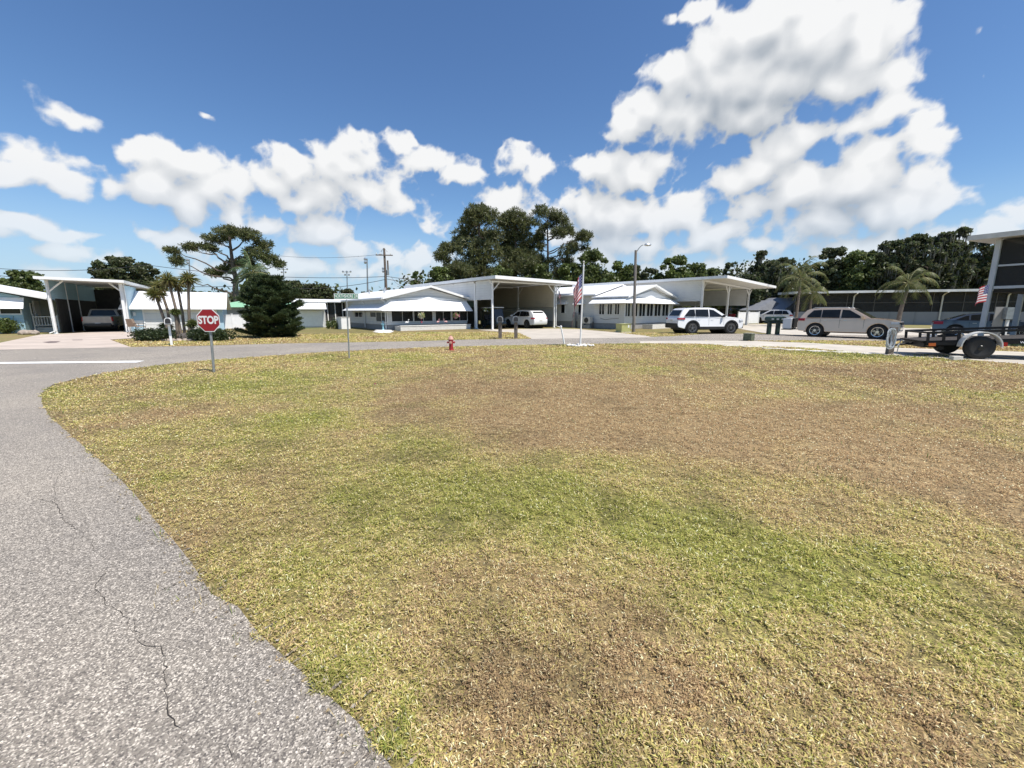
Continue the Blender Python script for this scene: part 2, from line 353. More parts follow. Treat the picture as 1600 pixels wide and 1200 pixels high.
    def build(s, name, m, parent=None, smooth=False, bevel=0.0, seg=2):
        me = bpy.data.meshes.new(name); me.from_pydata(s.v, [], s.f)
        o = link(name, me, m, parent)
        if any(s.mi): me.polygons.foreach_set('material_index', s.mi)
        bm = bmesh.new(); bm.from_mesh(me); bmesh.ops.recalc_face_normals(bm, faces=bm.faces)
        if bevel > 0:
            ed = [e for e in bm.edges if len(e.link_faces) == 2 and e.calc_face_angle(0) > 0.5]
            try: bmesh.ops.bevel(bm, geom=ed, offset=bevel, segments=seg, affect='EDGES', clamp_overlap=True)
            except Exception: pass
        bm.to_mesh(me); bm.free()
        if smooth:
            me.polygons.foreach_set('use_smooth', [True]*len(me.polygons))
            try: me.set_sharp_from_angle(angle=R(38))
            except Exception: pass
        return o
def copy_tree(o, parent=None):
    c = o.copy(); COL.objects.link(c); c.parent = parent
    for ch in list(o.children): copy_tree(ch, c)
    return c
def np_mesh(name, verts, nper, m, parent=None, tint=None, smooth=False):
    """verts (N*nper,3): every nper verts make one polygon; tint (N,3) colour per polygon"""
    me = bpy.data.meshes.new(name); nv = len(verts); nf = nv // nper
    me.vertices.add(nv); me.vertices.foreach_set('co', np.ascontiguousarray(verts, dtype=np.float32).ravel())
    me.loops.add(nv); me.loops.foreach_set('vertex_index', np.arange(nv, dtype=np.int32))
    me.polygons.add(nf); me.polygons.foreach_set('loop_start', np.arange(0, nv, nper, dtype=np.int32))
    me.polygons.foreach_set('loop_total', np.full(nf, nper, dtype=np.int32))
    if tint is not None:
        a = me.attributes.new('tint', 'FLOAT_COLOR', 'POINT')
        c = np.ones((nv, 4), dtype=np.float32); c[:, :3] = np.repeat(tint, nper, axis=0); a.data.foreach_set('color', c.ravel())
    me.update(calc_edges=True)
    return link(name, me, m, parent)
def textmesh(name, body, size, m, parent, loc, rot, extrude=0.002, align='CENTER', bold=0.0, sx=1.0):
    cu = bpy.data.curves.new(name, 'FONT'); cu.body = body; cu.size = size; cu.extrude = extrude; cu.align_x = align; cu.align_y = 'CENTER'; cu.offset = bold
    t = bpy.data.objects.new(name, cu); COL.objects.link(t)
    dg = bpy.context.evaluated_depsgraph_get()
    me = bpy.data.meshes.new_from_object(t.evaluated_get(dg)); bpy.data.objects.remove(t)
    me.materials.clear()
    o = link(name, me, m, parent); o.location = loc; o.rotation_euler = rot; o.scale = (sx, 1, 1)
    return o

# value noise in the plane, for how dry the lawn is
def vnoise(x, y, s, seed):
    r = np.random.default_rng(seed); T = r.random((128, 128))
    u = x / s + 512.3; v = y / s + 512.7; iu = np.floor(u).astype(int); iv = np.floor(v).astype(int); fu = u - iu; fv = v - iv
    fu = fu*fu*(3-2*fu); fv = fv*fv*(3-2*fv); iu %= 128; iv %= 128; ju = (iu+1) % 128; jv = (iv+1) % 128
    return (T[iu,iv]*(1-fu)+T[ju,iv]*fu)*(1-fv)+(T[iu,jv]*(1-fu)+T[ju,jv]*fu)*fv
def fbm(x, y, s, seed, o=4):
    t = 0; a = 1; n = 0
    for i in range(o): t = t + a*vnoise(x, y, s/2**i, seed+i*13); n += a; a *= 0.55
    return t / n

# ------------------------------------------------------------------ ground, road, concrete
EDGE = [(640,1240),(560,1132),(482,1062),(404,992),(372,950),(330,930),(300,882),(268,842),(240,812),(212,775),(190,752),(150,715),(110,680),(78,652),(65,630),(66,614),(82,602),(115,594),(160,584),(205,577),(250,571),(320,564),(400,558),(500,551),(600,546),(700,542),(800,540),(900,538),(1000,537),(1088,537.5)]
EW = [G(*p) for p in EDGE]
FAR = [(0,546),(205,542.5),(300,541),(440,537),(560,535),(660,533),(720,531),(830,529.5),(960,528),(1050,525.5),(1100,522),(1165,521.5),(1244,523),(1320,523),(1420,524),(1600,528)]
FW = [G(*p) for p in FAR]
CON = [(1000,533.5),(1100,532.5),(1184,533.5),(1260,536),(1330,540),(1400,544),(1500,547),(1620,551)]
CONB = [(1640,573),(1500,562),(1400,556.5),(1320,549.5),(1250,543.5),(1160,541),(1088,537.5),(1000,537)]
NOGRASS = []
def sheet(name, pts, z, m):
    if z > 0.012: NOGRASS.append([(p[0], p[1]) for p in pts])
    me = bpy.data.meshes.new(name); bm = bmesh.new()
    vsn = [bm.verts.new((p[0], p[1], z)) for p in pts]; f = bm.faces.new(vsn); f.normal_update()
    if f.normal.z < 0: f.normal_flip()
    bmesh.ops.triangulate(bm, faces=[f]); bm.to_mesh(me); bm.free()
    return tag(link(name, me, m), kind='structure')
def asphalt(name, a, b, c):
    m = bpy.data.materials.new(name); m.use_nodes = True; t = m.node_tree; bs = t.nodes['Principled BSDF']; bs.inputs['Roughness'].default_value = 0.85
    tcn = t.nodes.new('ShaderNodeTexCoord'); o = tcn.outputs['Object']
    def noi(sc, d=3.0, ro=0.6):
        n = t.nodes.new('ShaderNodeTexNoise'); n.inputs['Scale'].default_value = sc; n.inputs['Detail'].default_value = d; n.inputs['Roughness'].default_value = ro; t.links.new(o, n.inputs['Vector']); return n
    def ramp(s, st):
        r = t.nodes.new('ShaderNodeValToRGB'); t.links.new(s, r.inputs[0])
        while len(r.color_ramp.elements) < len(st): r.color_ramp.elements.new(0.5)
        for e, (p, cc) in zip(r.color_ramp.elements, st): e.position = p; e.color = (*cc, 1)
        return r.outputs[0]
    vo = t.nodes.new('ShaderNodeTexVoronoi'); vo.inputs['Scale'].default_value = 165.0; t.links.new(o, vo.inputs['Vector'])
    sp_ = t.nodes.new('ShaderNodeSeparateColor'); t.links.new(vo.outputs['Color'], sp_.inputs[0])
    chips = ramp(sp_.outputs[0], [(0.0, c), (0.35, a), (0.62, a), (0.86, b), (1.0, tuple(min(1, x*1.5) for x in b))])
    big = ramp(noi(0.5, 6).outputs['Fac'], [(0.3, (0.80, 0.80, 0.82)), (0.5, (0.97, 0.96, 0.95)), (0.7, (1.12, 1.10, 1.07))])
    fine = ramp(noi(38.0, 2).outputs['Fac'], [(0.3, (0.78, 0.78, 0.78)), (0.7, (1.16, 1.16, 1.16))])
    def mul(x, y):
        mx = t.nodes.new('ShaderNodeMix'); mx.data_type = 'RGBA'; mx.blend_type = 'MULTIPLY'; mx.inputs['Factor'].default_value = 1; t.links.new(x, mx.inputs[6]); t.links.new(y, mx.inputs[7]); return mx.outputs[2]
    t.links.new(mul(mul(chips, big), fine), bs.inputs['Base Color'])
    bp = t.nodes.new('ShaderNodeBump'); bp.inputs['Strength'].default_value = 0.7; bp.inputs['Distance'].default_value = 0.004
    t.links.new(vo.outputs['Distance'], bp.inputs['Height']); t.links.new(bp.outputs[0], bs.inputs['Normal'])
    return m
def concrete(name, c, sc=1.0):
    m = mat(name, c, 0.85, vary=0.14, vscale=0.9*sc, bump=0.15, bscale=40); return m
asph = asphalt('asphalt', (0.255, 0.227, 0.190), (0.47, 0.425, 0.362), (0.10, 0.088, 0.080))

GX0, GX1, GY0, GY1 = -26.0, 44.0, 0.2, 36.0
# the lawn's colour, from where it is green, straw coloured, bare or grey
GREEN = [(420,600,90,16,.55),(500,650,110,28,.75),(600,690,120,34,.9),(720,735,130,38,.95),(850,780,140,40,.85),(980,815,140,44,.6),(1120,850,140,44,.55),(1260,885,140,50,.7),(1400,880,120,50,.5),(1540,960,140,80,.65),(440,560,110,8,.8),(330,590,110,14,.4),(1345,556,45,6,1.3),(1440,556,60,5,.7),(1295,748,26,8,.8),(230,760,30,24,.5),(330,740,60,30,.4),(560,800,110,40,.45),(700,880,120,40,.3),(540,1010,60,60,.35),(430,940,60,60,.25),(620,1160,26,26,1.0),(120,610,50,12,.4),(480,900,50,30,.3),(1120,640,60,6,.3)]
BROWN = [(1100,620,300,55,1.0),(1300,660,300,60,.8),(820,650,150,18,.7),(760,600,160,30,.7),(940,690,160,22,.5),(1400,590,200,20,.8),(700,950,160,60,.5),(560,910,100,60,.4),(1060,1080,220,80,.9),(1320,1060,200,90,.7),(760,1110,120,60,.8),(1400,740,160,30,.6),(1560,780,80,80,.6),(330,800,70,60,.3),(300,640,70,14,.6),(1180,700,120,20,.5),(620,1040,60,60,.3),(1000,560,200,14,.5),(200,600,60,10,.6)]
def blobf(lst, x, y):
    t = np.zeros_like(x)
    for (px, py, rx, ry, w) in lst:
        c = G(px, py); l = G(px-rx, py); r = G(px+rx, py); f = G(px, max(py-ry, 520)); n = G(px, py+ry)
        hx = abs(r.x-l.x)/2; hy = max(abs(f.y-n.y)/2, 0.3)
        t = t + w*np.exp(-(((x-c.x)/hx)**2 + ((y-c.y)/hy)**2)*0.9)
    return t
def lawn_state(x, y):
    g = blobf(GREEN, x, y); b = blobf(BROWN, x, y)
    n1 = fbm(x, y, 2.6, 11, 5); n2 = fbm(x, y, 0.9, 31, 4); n3 = fbm(x, y, 5.0, 51, 3); n4 = fbm(x, y, 0.35, 77, 3)
    s = 0.50 + 0.42*g - 0.36*b + (n1-0.5)*1.0 + (n2-0.5)*0.8 + (n4-0.5)*0.65      # 1 = green
    dk = np.clip((fbm(x, y, 0.45, 91, 5) - 0.53)*5, 0, 1)                     # thin, dark places
    return np.clip(s, 0, 1), dk, n3
def mixc(a, b, t): t = t[:, None]; return np.array(a)[None]*(1-t) + np.array(b)[None]*t
def lawn_colour(x, y):
    s, dk, n3 = lawn_state(x, y)
    c = mixc((0.250, 0.182, 0.098), (0.160, 0.155, 0.044), s)
    c = c*(0.85 + 0.3*n3)[:, None]*(1-0.22*dk)[:, None]
    return c
# ground sheet
gm_ = bpy.data.materials.new('dry_grass_ground'); gm_.use_nodes = True
t = gm_.node_tree; bs = t.nodes['Principled BSDF']; bs.inputs['Roughness'].default_value = 0.95
tcn = t.nodes.new('ShaderNodeTexCoord')
def _n(sc, d):
    n = t.nodes.new('ShaderNodeTexNoise'); n.inputs['Scale'].default_value = sc; n.inputs['Detail'].default_value = d; n.inputs['Roughness'].default_value = 0.65; t.links.new(tcn.outputs['Object'], n.inputs['Vector']); return n.outputs['Fac']
def _r(s, st):
    r = t.nodes.new('ShaderNodeValToRGB'); t.links.new(s, r.inputs[0])
    while len(r.color_ramp.elements) < len(st): r.color_ramp.elements.new(0.5)
    for e, (p, cc) in zip(r.color_ramp.elements, st): e.position = p; e.color = (*cc, 1)
    return r.outputs[0]
def _mul(x, y):
    mx = t.nodes.new('ShaderNodeMix'); mx.data_type = 'RGBA'; mx.blend_type = 'MULTIPLY'; mx.inputs['Factor'].default_value = 1; t.links.new(x, mx.inputs[6]); t.links.new(y, mx.inputs[7]); return mx.outputs[2]
t.links.new(_mul(_r(_n(0.22, 6), [(0.36, (0.26, 0.185, 0.085)), (0.5, (0.22, 0.19, 0.07)), (0.64, (0.135, 0.15, 0.045))]), _r(_n(7.0, 8), [(0.3, (0.6, 0.6, 0.6)), (0.7, (1.35, 1.35, 1.3))])), bs.inputs['Base Color'])
# fine lawn soil sheet carrying the lawn's own colour
lm = bpy.data.materials.new('lawn_soil'); lm.use_nodes = True; t = lm.node_tree; bs = t.nodes['Principled BSDF']; bs.inputs['Roughness'].default_value = 0.95
tcn = t.nodes.new('ShaderNodeTexCoord'); at = t.nodes.new('ShaderNodeAttribute'); at.attribute_name = 'tint'
t.links.new(_mul(_mul(at.outputs['Color'], _r(_n(130.0, 3), [(0.36, (0.35, 0.34, 0.33)), (0.64, (1.6, 1.58, 1.5))])), _mul(_r(_n(28.0, 6), [(0.34, (0.34, 0.33, 0.32)), (0.66, (1.75, 1.72, 1.6))]), _r(_n(5.0, 5), [(0.3, (0.75, 0.75, 0.75)), (0.7, (1.22, 1.22, 1.2))]))), bs.inputs['Base Color'])
sheet('ground', [(-1400,-300,0),(1400,-300,0),(1400,2200,0),(-1400,2200,0)], -0.012, gm_)
nx, ny = 281, 145
gx, gy = np.meshgrid(np.linspace(GX0, GX1, nx), np.linspace(GY0, GY1, ny), indexing='ij')
V = np.stack([gx.ravel(), gy.ravel(), np.zeros(nx*ny)], 1)
me = bpy.data.meshes.new('lawn'); idx = np.arange(nx*ny).reshape(nx, ny)
F = np.stack([idx[:-1,:-1].ravel(), idx[1:,:-1].ravel(), idx[1:,1:].ravel(), idx[:-1,1:].ravel()], 1)
me.vertices.add(len(V)); me.vertices.foreach_set('co', V.astype(np.float32).ravel())
me.loops.add(F.size); me.loops.foreach_set('vertex_index', F.astype(np.int32).ravel())
me.polygons.add(len(F)); me.polygons.foreach_set('loop_start', np.arange(0, F.size, 4, dtype=np.int32)); me.polygons.foreach_set('loop_total', np.full(len(F), 4, dtype=np.int32))
a = me.attributes.new('tint', 'FLOAT_COLOR', 'POINT'); c = np.ones((len(V), 4), dtype=np.float32); c[:, :3] = lawn_colour(V[:,0], V[:,1]); a.data.foreach_set('color', c.ravel())
me.update(calc_edges=True); tag(link('lawn', me, lm), kind='structure')

road_pts = EW[:] + [G(1100,532.5), G(1184,533.2), G(1260,532.2), G(1400,533.5), G(1640,533.5)] + FW[::-1] + [Vector((-60, FW[0].y-0.4, 0)), Vector((-60, -6, 0)), Vector((1.5, -6, 0))]
sheet('road', road_pts, 0.010, asph)
ROADP = [(p[0], p[1]) for p in road_pts]
conm = concrete('concrete_light', (0.50, 0.455, 0.385)); conp = concrete('concrete_pinkish', (0.50, 0.42, 0.355)); condr = concrete('driveway_concrete', (0.48, 0.43, 0.36))
sheet('driveway', [G(*p) for p in [(-60,537),(0,536),(63,523),(110,521),(160,518),(228,516.5),(225,519.5),(222,528),(172,531),(205,543),(0,547),(-60,548)]], 0.016, conp)
sheet('driveway', [G(*p) for p in [(745,515.5),(863,513.5),(905,514.5),(960,519.5),(1010,525),(1020,527.5),(960,528.5),(831,530),(812,521)]], 0.016, condr)
sheet('driveway', [G(*p) for p in [(1128,507.5),(1250,506),(1420,513),(1640,518),(1640,529),(1420,524.6),(1290,523.4),(1225,524.5),(1190,520),(1158,514.5)]], 0.016, conm)
CP = [G(*p) for p in CON + CONB]
sheet('footpath', CP, 0.016, conm)
sheet('stop_line', [G(-40,567.2), G(0,566.8), G(226,564.4), G(214,567.4), G(0,569.4), G(-40,569.8)], 0.020, mat('road_white', (0.78, 0.78, 0.76), 0.7, vary=0.12, vscale=6))
# cracks in the asphalt
crackm = mat('crack_filler', (0.030, 0.026, 0.024), 0.95)
def crack(pts, w, seed):
    r = random.Random(seed); ps = []
    for (a_, b_) in zip(pts[:-1], pts[1:]):
        A, B = G(*a_), G(*b_); n = max(3, int((B-A).length/0.03))
        for i in range(n):
            q = A.lerp(B, i/n); ps.append(q + Vector((r.gauss(0, .007), r.gauss(0, .007), 0)))
    m = MB(); L = []
    for i, p in enumerate(ps):
        d = (ps[min(i+1, len(ps)-1)] - ps[max(i-1, 0)]).normalized(); nrm = Vector((-d.y, d.x, 0)); ww = w*(0.2+r.random()*0.9)*.62*(1 if 2 < i < len(ps)-3 else .3)
        L.append((p+nrm*ww, p-nrm*ww))
    for (a_, b_), (c_, d_) in zip(L[:-1], L[1:]):
        m.quad((a_.x,a_.y,.0125),(b_.x,b_.y,.0125),(d_.x,d_.y,.0125),(c_.x,c_.y,.0125))
    tag(m.build('road_crack', crackm), kind='structure')
crack([(55,778),(88,790),(100,815),(134,838)], .0035, 1)
crack([(88,790),(86,760),(98,738),(90,728)], .002, 2)
crack([(172,885),(150,915),(165,940),(190,962),(203,970),(212,992)], .003, 3)
crack([(197,995),(230,1012),(255,1020),(262,1045),(258,1065),(262,1100),(270,1130),(283,1150),(290,1172)], .0035, 4)
crack([(203,970),(214,988),(230,1012)], .0025, 9)
crack([(134,838),(150,862),(172,885)], .0016, 10)
crack([(330,1140),(352,1168),(368,1195),(372,1230)], .002, 5)
crack([(262,1045),(270,1028),(256,1018)], .002, 6)

# ------------------------------------------------------------------ grass blades and low weeds
def inpoly(x, y, poly):
    r = np.zeros(len(x), bool); n = len(poly); j = n-1
    for i in range(n):
        xi, yi = poly[i][0], poly[i][1]; xj, yj = poly[j][0], poly[j][1]
        if yi != yj:
            c_ = ((yi > y) != (yj > y)) & (x < (xj-xi)*(y-yi)/(yj-yi)+xi); r ^= c_
        j = i
    return r
def blades(name, n, r0, r1, lo, hi, wmin, label, seed, leafy=False):
    g = np.random.default_rng(seed)
    u_ = g.random(n)*1.0; q_ = 0.35; rr = (r0**q_ + u_*(r1**q_-r0**q_))**(1/q_); th = (g.random(n)-0.5)*2*R(74)
    x = rr*np.sin(th); y = rr*np.cos(th)
    jit = (fbm(x, y, 0.18, 5, 3)-0.5)*0.16
    k = ~inpoly(x+jit, y+jit, ROADP) & ~inpoly(x+jit*.5, y+jit*.5, [(p.x, p.y) for p in CP]) & (x > GX0) & (x < GX1)
    for pg in NOGRASS: k &= ~inpoly(x, y, pg)
    x, y, rr = x[k], y[k], rr[k]; n = len(x)
    s, dk, n3 = lawn_state(x, y)
    cl_ = fbm(x, y, 0.07, 201, 3); cl2 = fbm(x, y, 0.30, 211, 3)
    k = (g.random(n) > dk*0.35) & (g.random(n) < np.clip((cl_-0.34)*5.0, .12, 1)*np.clip((cl2-.25)*4, .75, 1))
    x, y, rr, s, n3, cl_, dkk = x[k], y[k], rr[k], s[k], n3[k], cl_[k], dk[k]; n = len(x)
    L = (lo + g.random(n)*(hi-lo))*(0.75+0.5*s); w = np.maximum(wmin*(0.6+0.8*g.random(n)), rr/640*0.95)
    L = np.maximum(L, w*2.0)
    az_ = g.random(n)*2*np.pi; tilt = R(2)+g.random(n)**1.5*R(58)
    ux, uy = np.cos(az_), np.sin(az_); dirh = np.cos(tilt); dz = np.sin(tilt)
    z0 = g.random(n)*0.022*np.clip((cl_-.3)*4, .2, 1.3)
    b = np.stack([x, y, z0], 1); d = np.stack([ux*dirh, uy*dirh, dz], 1); sd_ = np.stack([-uy, ux, (g.random(n)-.5)*.9], 1)*(w/2)[:, None]
    tip = b + d*L[:, None]; tip[:, 2] = np.maximum(tip[:, 2]-L*0.2, 0.004)
    mid = b + d*(L*0.5)[:, None]
    Vv = np.empty((n, 4, 3)); Vv[:, 0] = b-sd_*0.3; Vv[:, 1] = mid-sd_; Vv[:, 2] = tip; Vv[:, 3] = mid+sd_
    # colour of each blade: straw, tan, yellow-green, green
    q = g.random(n) + (s-0.5)*1.3
    col = np.empty((n, 3))
    pal = np.array([(0.33,0.225,0.125),(0.44,0.325,0.175),(0.62,0.475,0.25),(0.54,0.465,0.175),(0.385,0.370,0.105),(0.26,0.275,0.065),(0.80,0.70,0.43)])
    col[:] = pal[1]
    col[q < 0.10] = pal[0]; col[(q >= 0.10) & (q < 0.34)] = pal[1]; col[(q >= .34) & (q < .52)] = pal[2]; col[(q >= .52) & (q < .80)] = pal[3]; col[(q >= .80) & (q < 1.10)] = pal[4]; col[q >= 1.10] = pal[5]
    col[(g.random(n) < 0.08)] = pal[6]
    if leafy: col = col*0.35 + np.array((0.30,0.33,0.13))*0.65
    col *= (0.75+0.5*g.random(n))[:, None]*(0.9+0.25*n3)[:, None]
    o = np_mesh(name, Vv.reshape(-1, 3), 4, GRM, tint=np.minimum(col*(1.15*(1-.28*dkk))[:, None], .9))
    tag(o, label, 'grass', kind='stuff')
GRM = mat('grass_blade', (0.2,0.2,0.1), 0.85, spec=0.15, attr='tint', trans=0.25)
blades('grass', 2500000, 1.15, 31.0, 0.012, 0.032, 0.0042, 'short patchy lawn grass, straw and yellow green blades', 3)

# sand and crumbs along the broken road edge
def edge_strip():
    g = np.random.default_rng(12); m = MB(); prev = None; P_ = []
    for a_, b_ in zip(EW[:-1], EW[1:]):
        n = max(1, int((b_-a_).length/.06))
        for i in range(n): P_.append(a_.lerp(b_, i/n))
    P_ = np.array([(p.x, p.y) for p in P_]); T = np.gradient(P_, axis=0); T /= np.linalg.norm(T, axis=1)[:, None]; N = np.stack([-T[:,1], T[:,0]], 1)
    w1 = .01+.07*np.clip(fbm(P_[:,0], P_[:,1], .5, 301, 4)-.38, 0, 1)*2; w2 = .01+.05*fbm(P_[:,0]+9, P_[:,1], .2, 302, 4)
    A_ = P_+N*w1[:, None]; B_ = P_-N*w2[:, None]
    n = 5200; k = (g.random(n)**1.6*len(P_)).astype(int)[::1]; k = len(P_)-1-k if P_[0][1] > P_[-1][1] else k; k = np.clip(k, 0, len(P_)-1)
    c = P_[k]+N[k]*(g.normal(size=n)*.07)[:, None]; sz = .003+.007*g.random(n)**2
    ang = g.random((n, 1))*6.28+np.arange(4)[None]*1.57+g.normal(size=(n, 4))*.25
    V = np.empty((n, 4, 3)); V[:, :, 0] = c[:, :1]+np.cos(ang)*sz[:, None]; V[:, :, 1] = c[:, 1:]+np.sin(ang)*sz[:, None]; V[:, :, 2] = .0135+g.random((n, 4))*.004
    col = np.array([(.34,.30,.26),(.20,.17,.14),(.48,.43,.36),(.42,.33,.19)])[(g.random(n)*4).astype(int)]
    tag(np_mesh('gravel_crumbs', V.reshape(-1, 3), 4, GRM, tint=col), 'loose grit and dry clippings along the road edge', 'grit', kind='stuff')
edge_strip()

def tufts():
    g = np.random.default_rng(77); B = []; S_ = []
    spots = [(620,1160,.10,90),(612,1150,.12,60),(1295,748,.5,260),(1345,557,1.6,500),(1440,557,1.3,260),(1000,1075,.10,40),(300,930,.25,40)]
    spots += [(EDGE[i][0]+8, EDGE[i][1]-4, .14, 30) for i in range(1, 14)]
    for (px, py, r, n) in spots:
        c = G(px, py); a = g.random(n)*6.28; q = np.sqrt(g.random(n))*r; B.append(np.stack([c.x+np.cos(a)*q, c.y+np.sin(a)*q*(.35 if r > .8 else .8), np.zeros(n)], 1)); S_.append(np.full(n, 1.0))
    n = 26000; rr = 1.2+g.random(n)**.7*13; th = (g.random(n)-.5)*2*R(56); x, y = rr*np.sin(th), rr*np.cos(th)
    k = ~inpoly(x, y, ROADP) & (fbm(x, y, .16, 401, 3) > .60)
    B.append(np.stack([x[k], y[k], np.zeros(k.sum())], 1)); b = np.concatenate(B); n = len(b); dist = np.hypot(b[:, 0], b[:, 1])
    az_ = g.random(n)*6.28; tl = R(40)+g.random(n)*R(48); d = np.stack([np.cos(az_)*np.cos(tl), np.sin(az_)*np.cos(tl), np.sin(tl)], 1); L = .03+.045*g.random(n); w = np.maximum(.003, dist/640*.9)
    s = np.stack([-np.sin(az_), np.cos(az_), np.zeros(n)], 1)*(w/2)[:, None]; V = np.empty((n, 4, 3)); V[:, 0] = b-s*.6; V[:, 1] = b+d*(L*.5)[:, None]-s; V[:, 2] = b+d*L[:, None]; V[:, 3] = b+d*(L*.5)[:, None]+s
    st, _, _ = lawn_state(b[:, 0], b[:, 1]); pg = np.array([(.17,.24,.06),(.26,.30,.09),(.50,.40,.22),(.13,.19,.05)]); col = pg[np.where(g.random(n) < .25+.6*(1-st), 2, (g.random(n)*4).astype(int) % 4)]*(.7+.6*g.random(n))[:, None]
    tag(np_mesh('weeds', V.reshape(-1, 3), 4, GRM, tint=col), 'taller green weeds and dry tufts dotted through the lawn', 'weeds', kind='stuff')
tufts()

# ------------------------------------------------------------------ buildings
def wall_pt(O, a, px, py, axis, val):
    """where the sight line to a photo point meets a wall plane of the building standing at O turned by a"""
    d = pdir(px, py); c, s = math.cos(a), math.sin(a)
    ox, oy = -O[0]*c - O[1]*s, O[0]*s - O[1]*c
    dx, dy = d.x*c + d.y*s, -d.x*s + d.y*c
    t = (val-ox)/dx if axis == 'x' else (val-oy)/dy
    return Vector((ox+dx*t, oy+dy*t, CAM_H+d.z*t))
def gable_roof(mb, x0, x1, y0, y1, ze, zr, th=0.12, xm=None):
    xm = (x0+x1)/2 if xm is None else xm
    mb.prism_y([(x0, ze), (xm, zr), (x1, ze), (x1, ze-th), (xm, zr-th), (x0, ze-th)], y0, y1); return mb
def frame_x(root, name, y, x0, x1, z0, z1, panes=1, out=-1, fw=0.05, gm=None, fm=None, mull=0.05, parts=True):
    """window in a wall facing local y (out=-1 means towards -y)"""
    f = MB(); d0, d1 = (y+out*0.06, y+out*0.001) if out < 0 else (y+0.001, y+0.06); 
    f.box(x0-fw, x1+fw, min(d0,d1), max(d0,d1), z1, z1+fw); f.box(x0-fw, x1+fw, min(d0,d1), max(d0,d1), z0-fw, z0)
    f.box(x0-fw, x0, min(d0,d1), max(d0,d1), z0, z1); f.box(x1, x1+fw, min(d0,d1), max(d0,d1), z0, z1)
    w = (x1-x0)/panes
    for k in range(1, panes): f.box(x0+k*w-mull/2, x0+k*w+mull/2, min(d0,d1)+.003, max(d0,d1), z0, z1)
    o = f.build(name, fm or postw, root)
    g = MB(); yy = y+out*0.022; g.box(x0, x1, min(yy, yy+0.01), max(yy, yy+0.01), z0, z1); g.build('pane', gm or glass, o)
    return o
def frame_y(root, name, x, y0, y1, z0, z1, panes=1, out=-1, fw=0.05, gm=None, fm=None, mull=0.05):
    f = MB(); a_, b_ = sorted((x+out*0.06, x+out*0.001))
    f.box(a_, b_, y0-fw, y1+fw, z1, z1+fw); f.box(a_, b_, y0-fw, y1+fw, z0-fw, z0); f.box(a_, b_, y0-fw, y0, z0, z1); f.box(a_, b_, y1, y1+fw, z0, z1)
    w = (y1-y0)/panes
    for k in range(1, panes): f.box(a_+.003, b_, y0+k*w-mull/2, y0+k*w+mull/2, z0, z1)
    o = f.build(name, fm or postw, root)
    g = MB(); xx = x+out*0.022; g.box(min(xx,xx+.01), max(xx,xx+.01), y0, y1, z0, z1); g.build('pane', gm or glass, o)
    return o
def brace(mb, p, q, w=0.06): mb.tube(p, q, w, w, 4)
def carport_post(root, x, y, z1, w=0.14, braces=((1,0),), bl=0.75, foot=True, mt=None):
    m = MB(); m.box(x-w/2, x+w/2, y-w/2, y+w/2, 0, z1)
    if foot: m.box(x-w*.9, x+w*.9, y-w*.9, y+w*.9, 0, 0.03)
    for (dx, dy) in braces: m.path([(x, y, z1-bl), (x+dx*bl, y+dy*bl, z1-0.02)], [0.055, 0.055], 4)
    return m.build('post', mt or postw, root)

# --- the mobile home in the middle with the hipped white awning
O1 = Vector((-10.25, 34.0, 0)); A1 = R(38); W1 = 7.7; L1 = 17.0
h = empty('mobile_home', O1, A1, 'white mobile home with long white awning over dark porch screens, behind the red hydrant', 'house')
m = MB(); m.prism_y([(0, .45), (0, 2.62), (W1/2, 3.52), (W1, 2.62), (W1, .45)], 0.0, L1); m.build('wall', lapg, h)
m = MB(); m.box(.03, W1-.03, .03, L1-.03, 0, .45); m.build('skirting', skirt, h)
m = MB(); gable_roof(m, -.45, W1+.45, -.45, L1+.3, 2.66, 3.72, .10); m.build('roof', roofy, h)
m = MB()
for s_ in (-1, 1):
    xe = W1/2 + s_*(W1/2+.47)
    m.prism_y([(W1/2, 3.745), (xe, 2.68), (xe, 2.50), (W1/2, 3.57)] if s_ > 0 else [(W1/2, 3.57), (xe, 2.50), (xe, 2.68), (W1/2, 3.745)], -.50, -.452)
m.build('fascia', white, h)
m = MB(); 
for i in range(2): m.box(-.53+i*(W1+1.0), -.45+i*(W1+.98), -.4, L1+.25, 2.50, 2.62)
m.build('gutter', white, h)
# band of porch screens across the gable end
def px_x(px, O, a, y): return wall_pt(O, a, px, 500, 'y', y).x
zt, zb = wall_pt(O1, A1, 670, 486, 'y', 0).z, wall_pt(O1, A1, 670, 501.5, 'y', 0).z
for (a_, b_) in ((612, 645), (647, 675.5), (680.5, 704), (706.5, 729.5)):
    frame_x(h, 'window', 0, px_x(a_, O1, A1, 0), px_x(b_, O1, A1, 0), zb, zt, 2, gm=screen, mull=.02)
aw = MB(); zt2, zb2 = 2.52, 1.58; o1, o2 = .03, 1.15
xl, xr = px_x(609, O1, A1, 0), W1-.15
aw.plate([(xl, -o1, zt2), (xr, -o1, zt2), (xr, -o2, zb2), (xl, -o2, zb2)], .03)
aw.prism_y([(xl+.3, zt2), (W1/2, zt2+.28), (xr-.3, zt2)], -.10, -.05)
aw.plate([(xr+.012, -o1, zt2), (xr+.8, -.02, zb2), (xr+.012, -o2, zb2)], .02)
aw.plate([(xl-.012, -o1, zt2), (xl-.012, -o2, zb2), (xl-.9, -.02, zb2)], .02)
aw.build('awning', awnw, h)
m = MB()
for i in range(12):
    xx = xl + (xr-xl)*i/11; m.tube((xx, -o1-.03, zt2+.012), (xx, -o2-.0, zb2+.018), .012, n=4)
m.build('awning_rib', white, h)
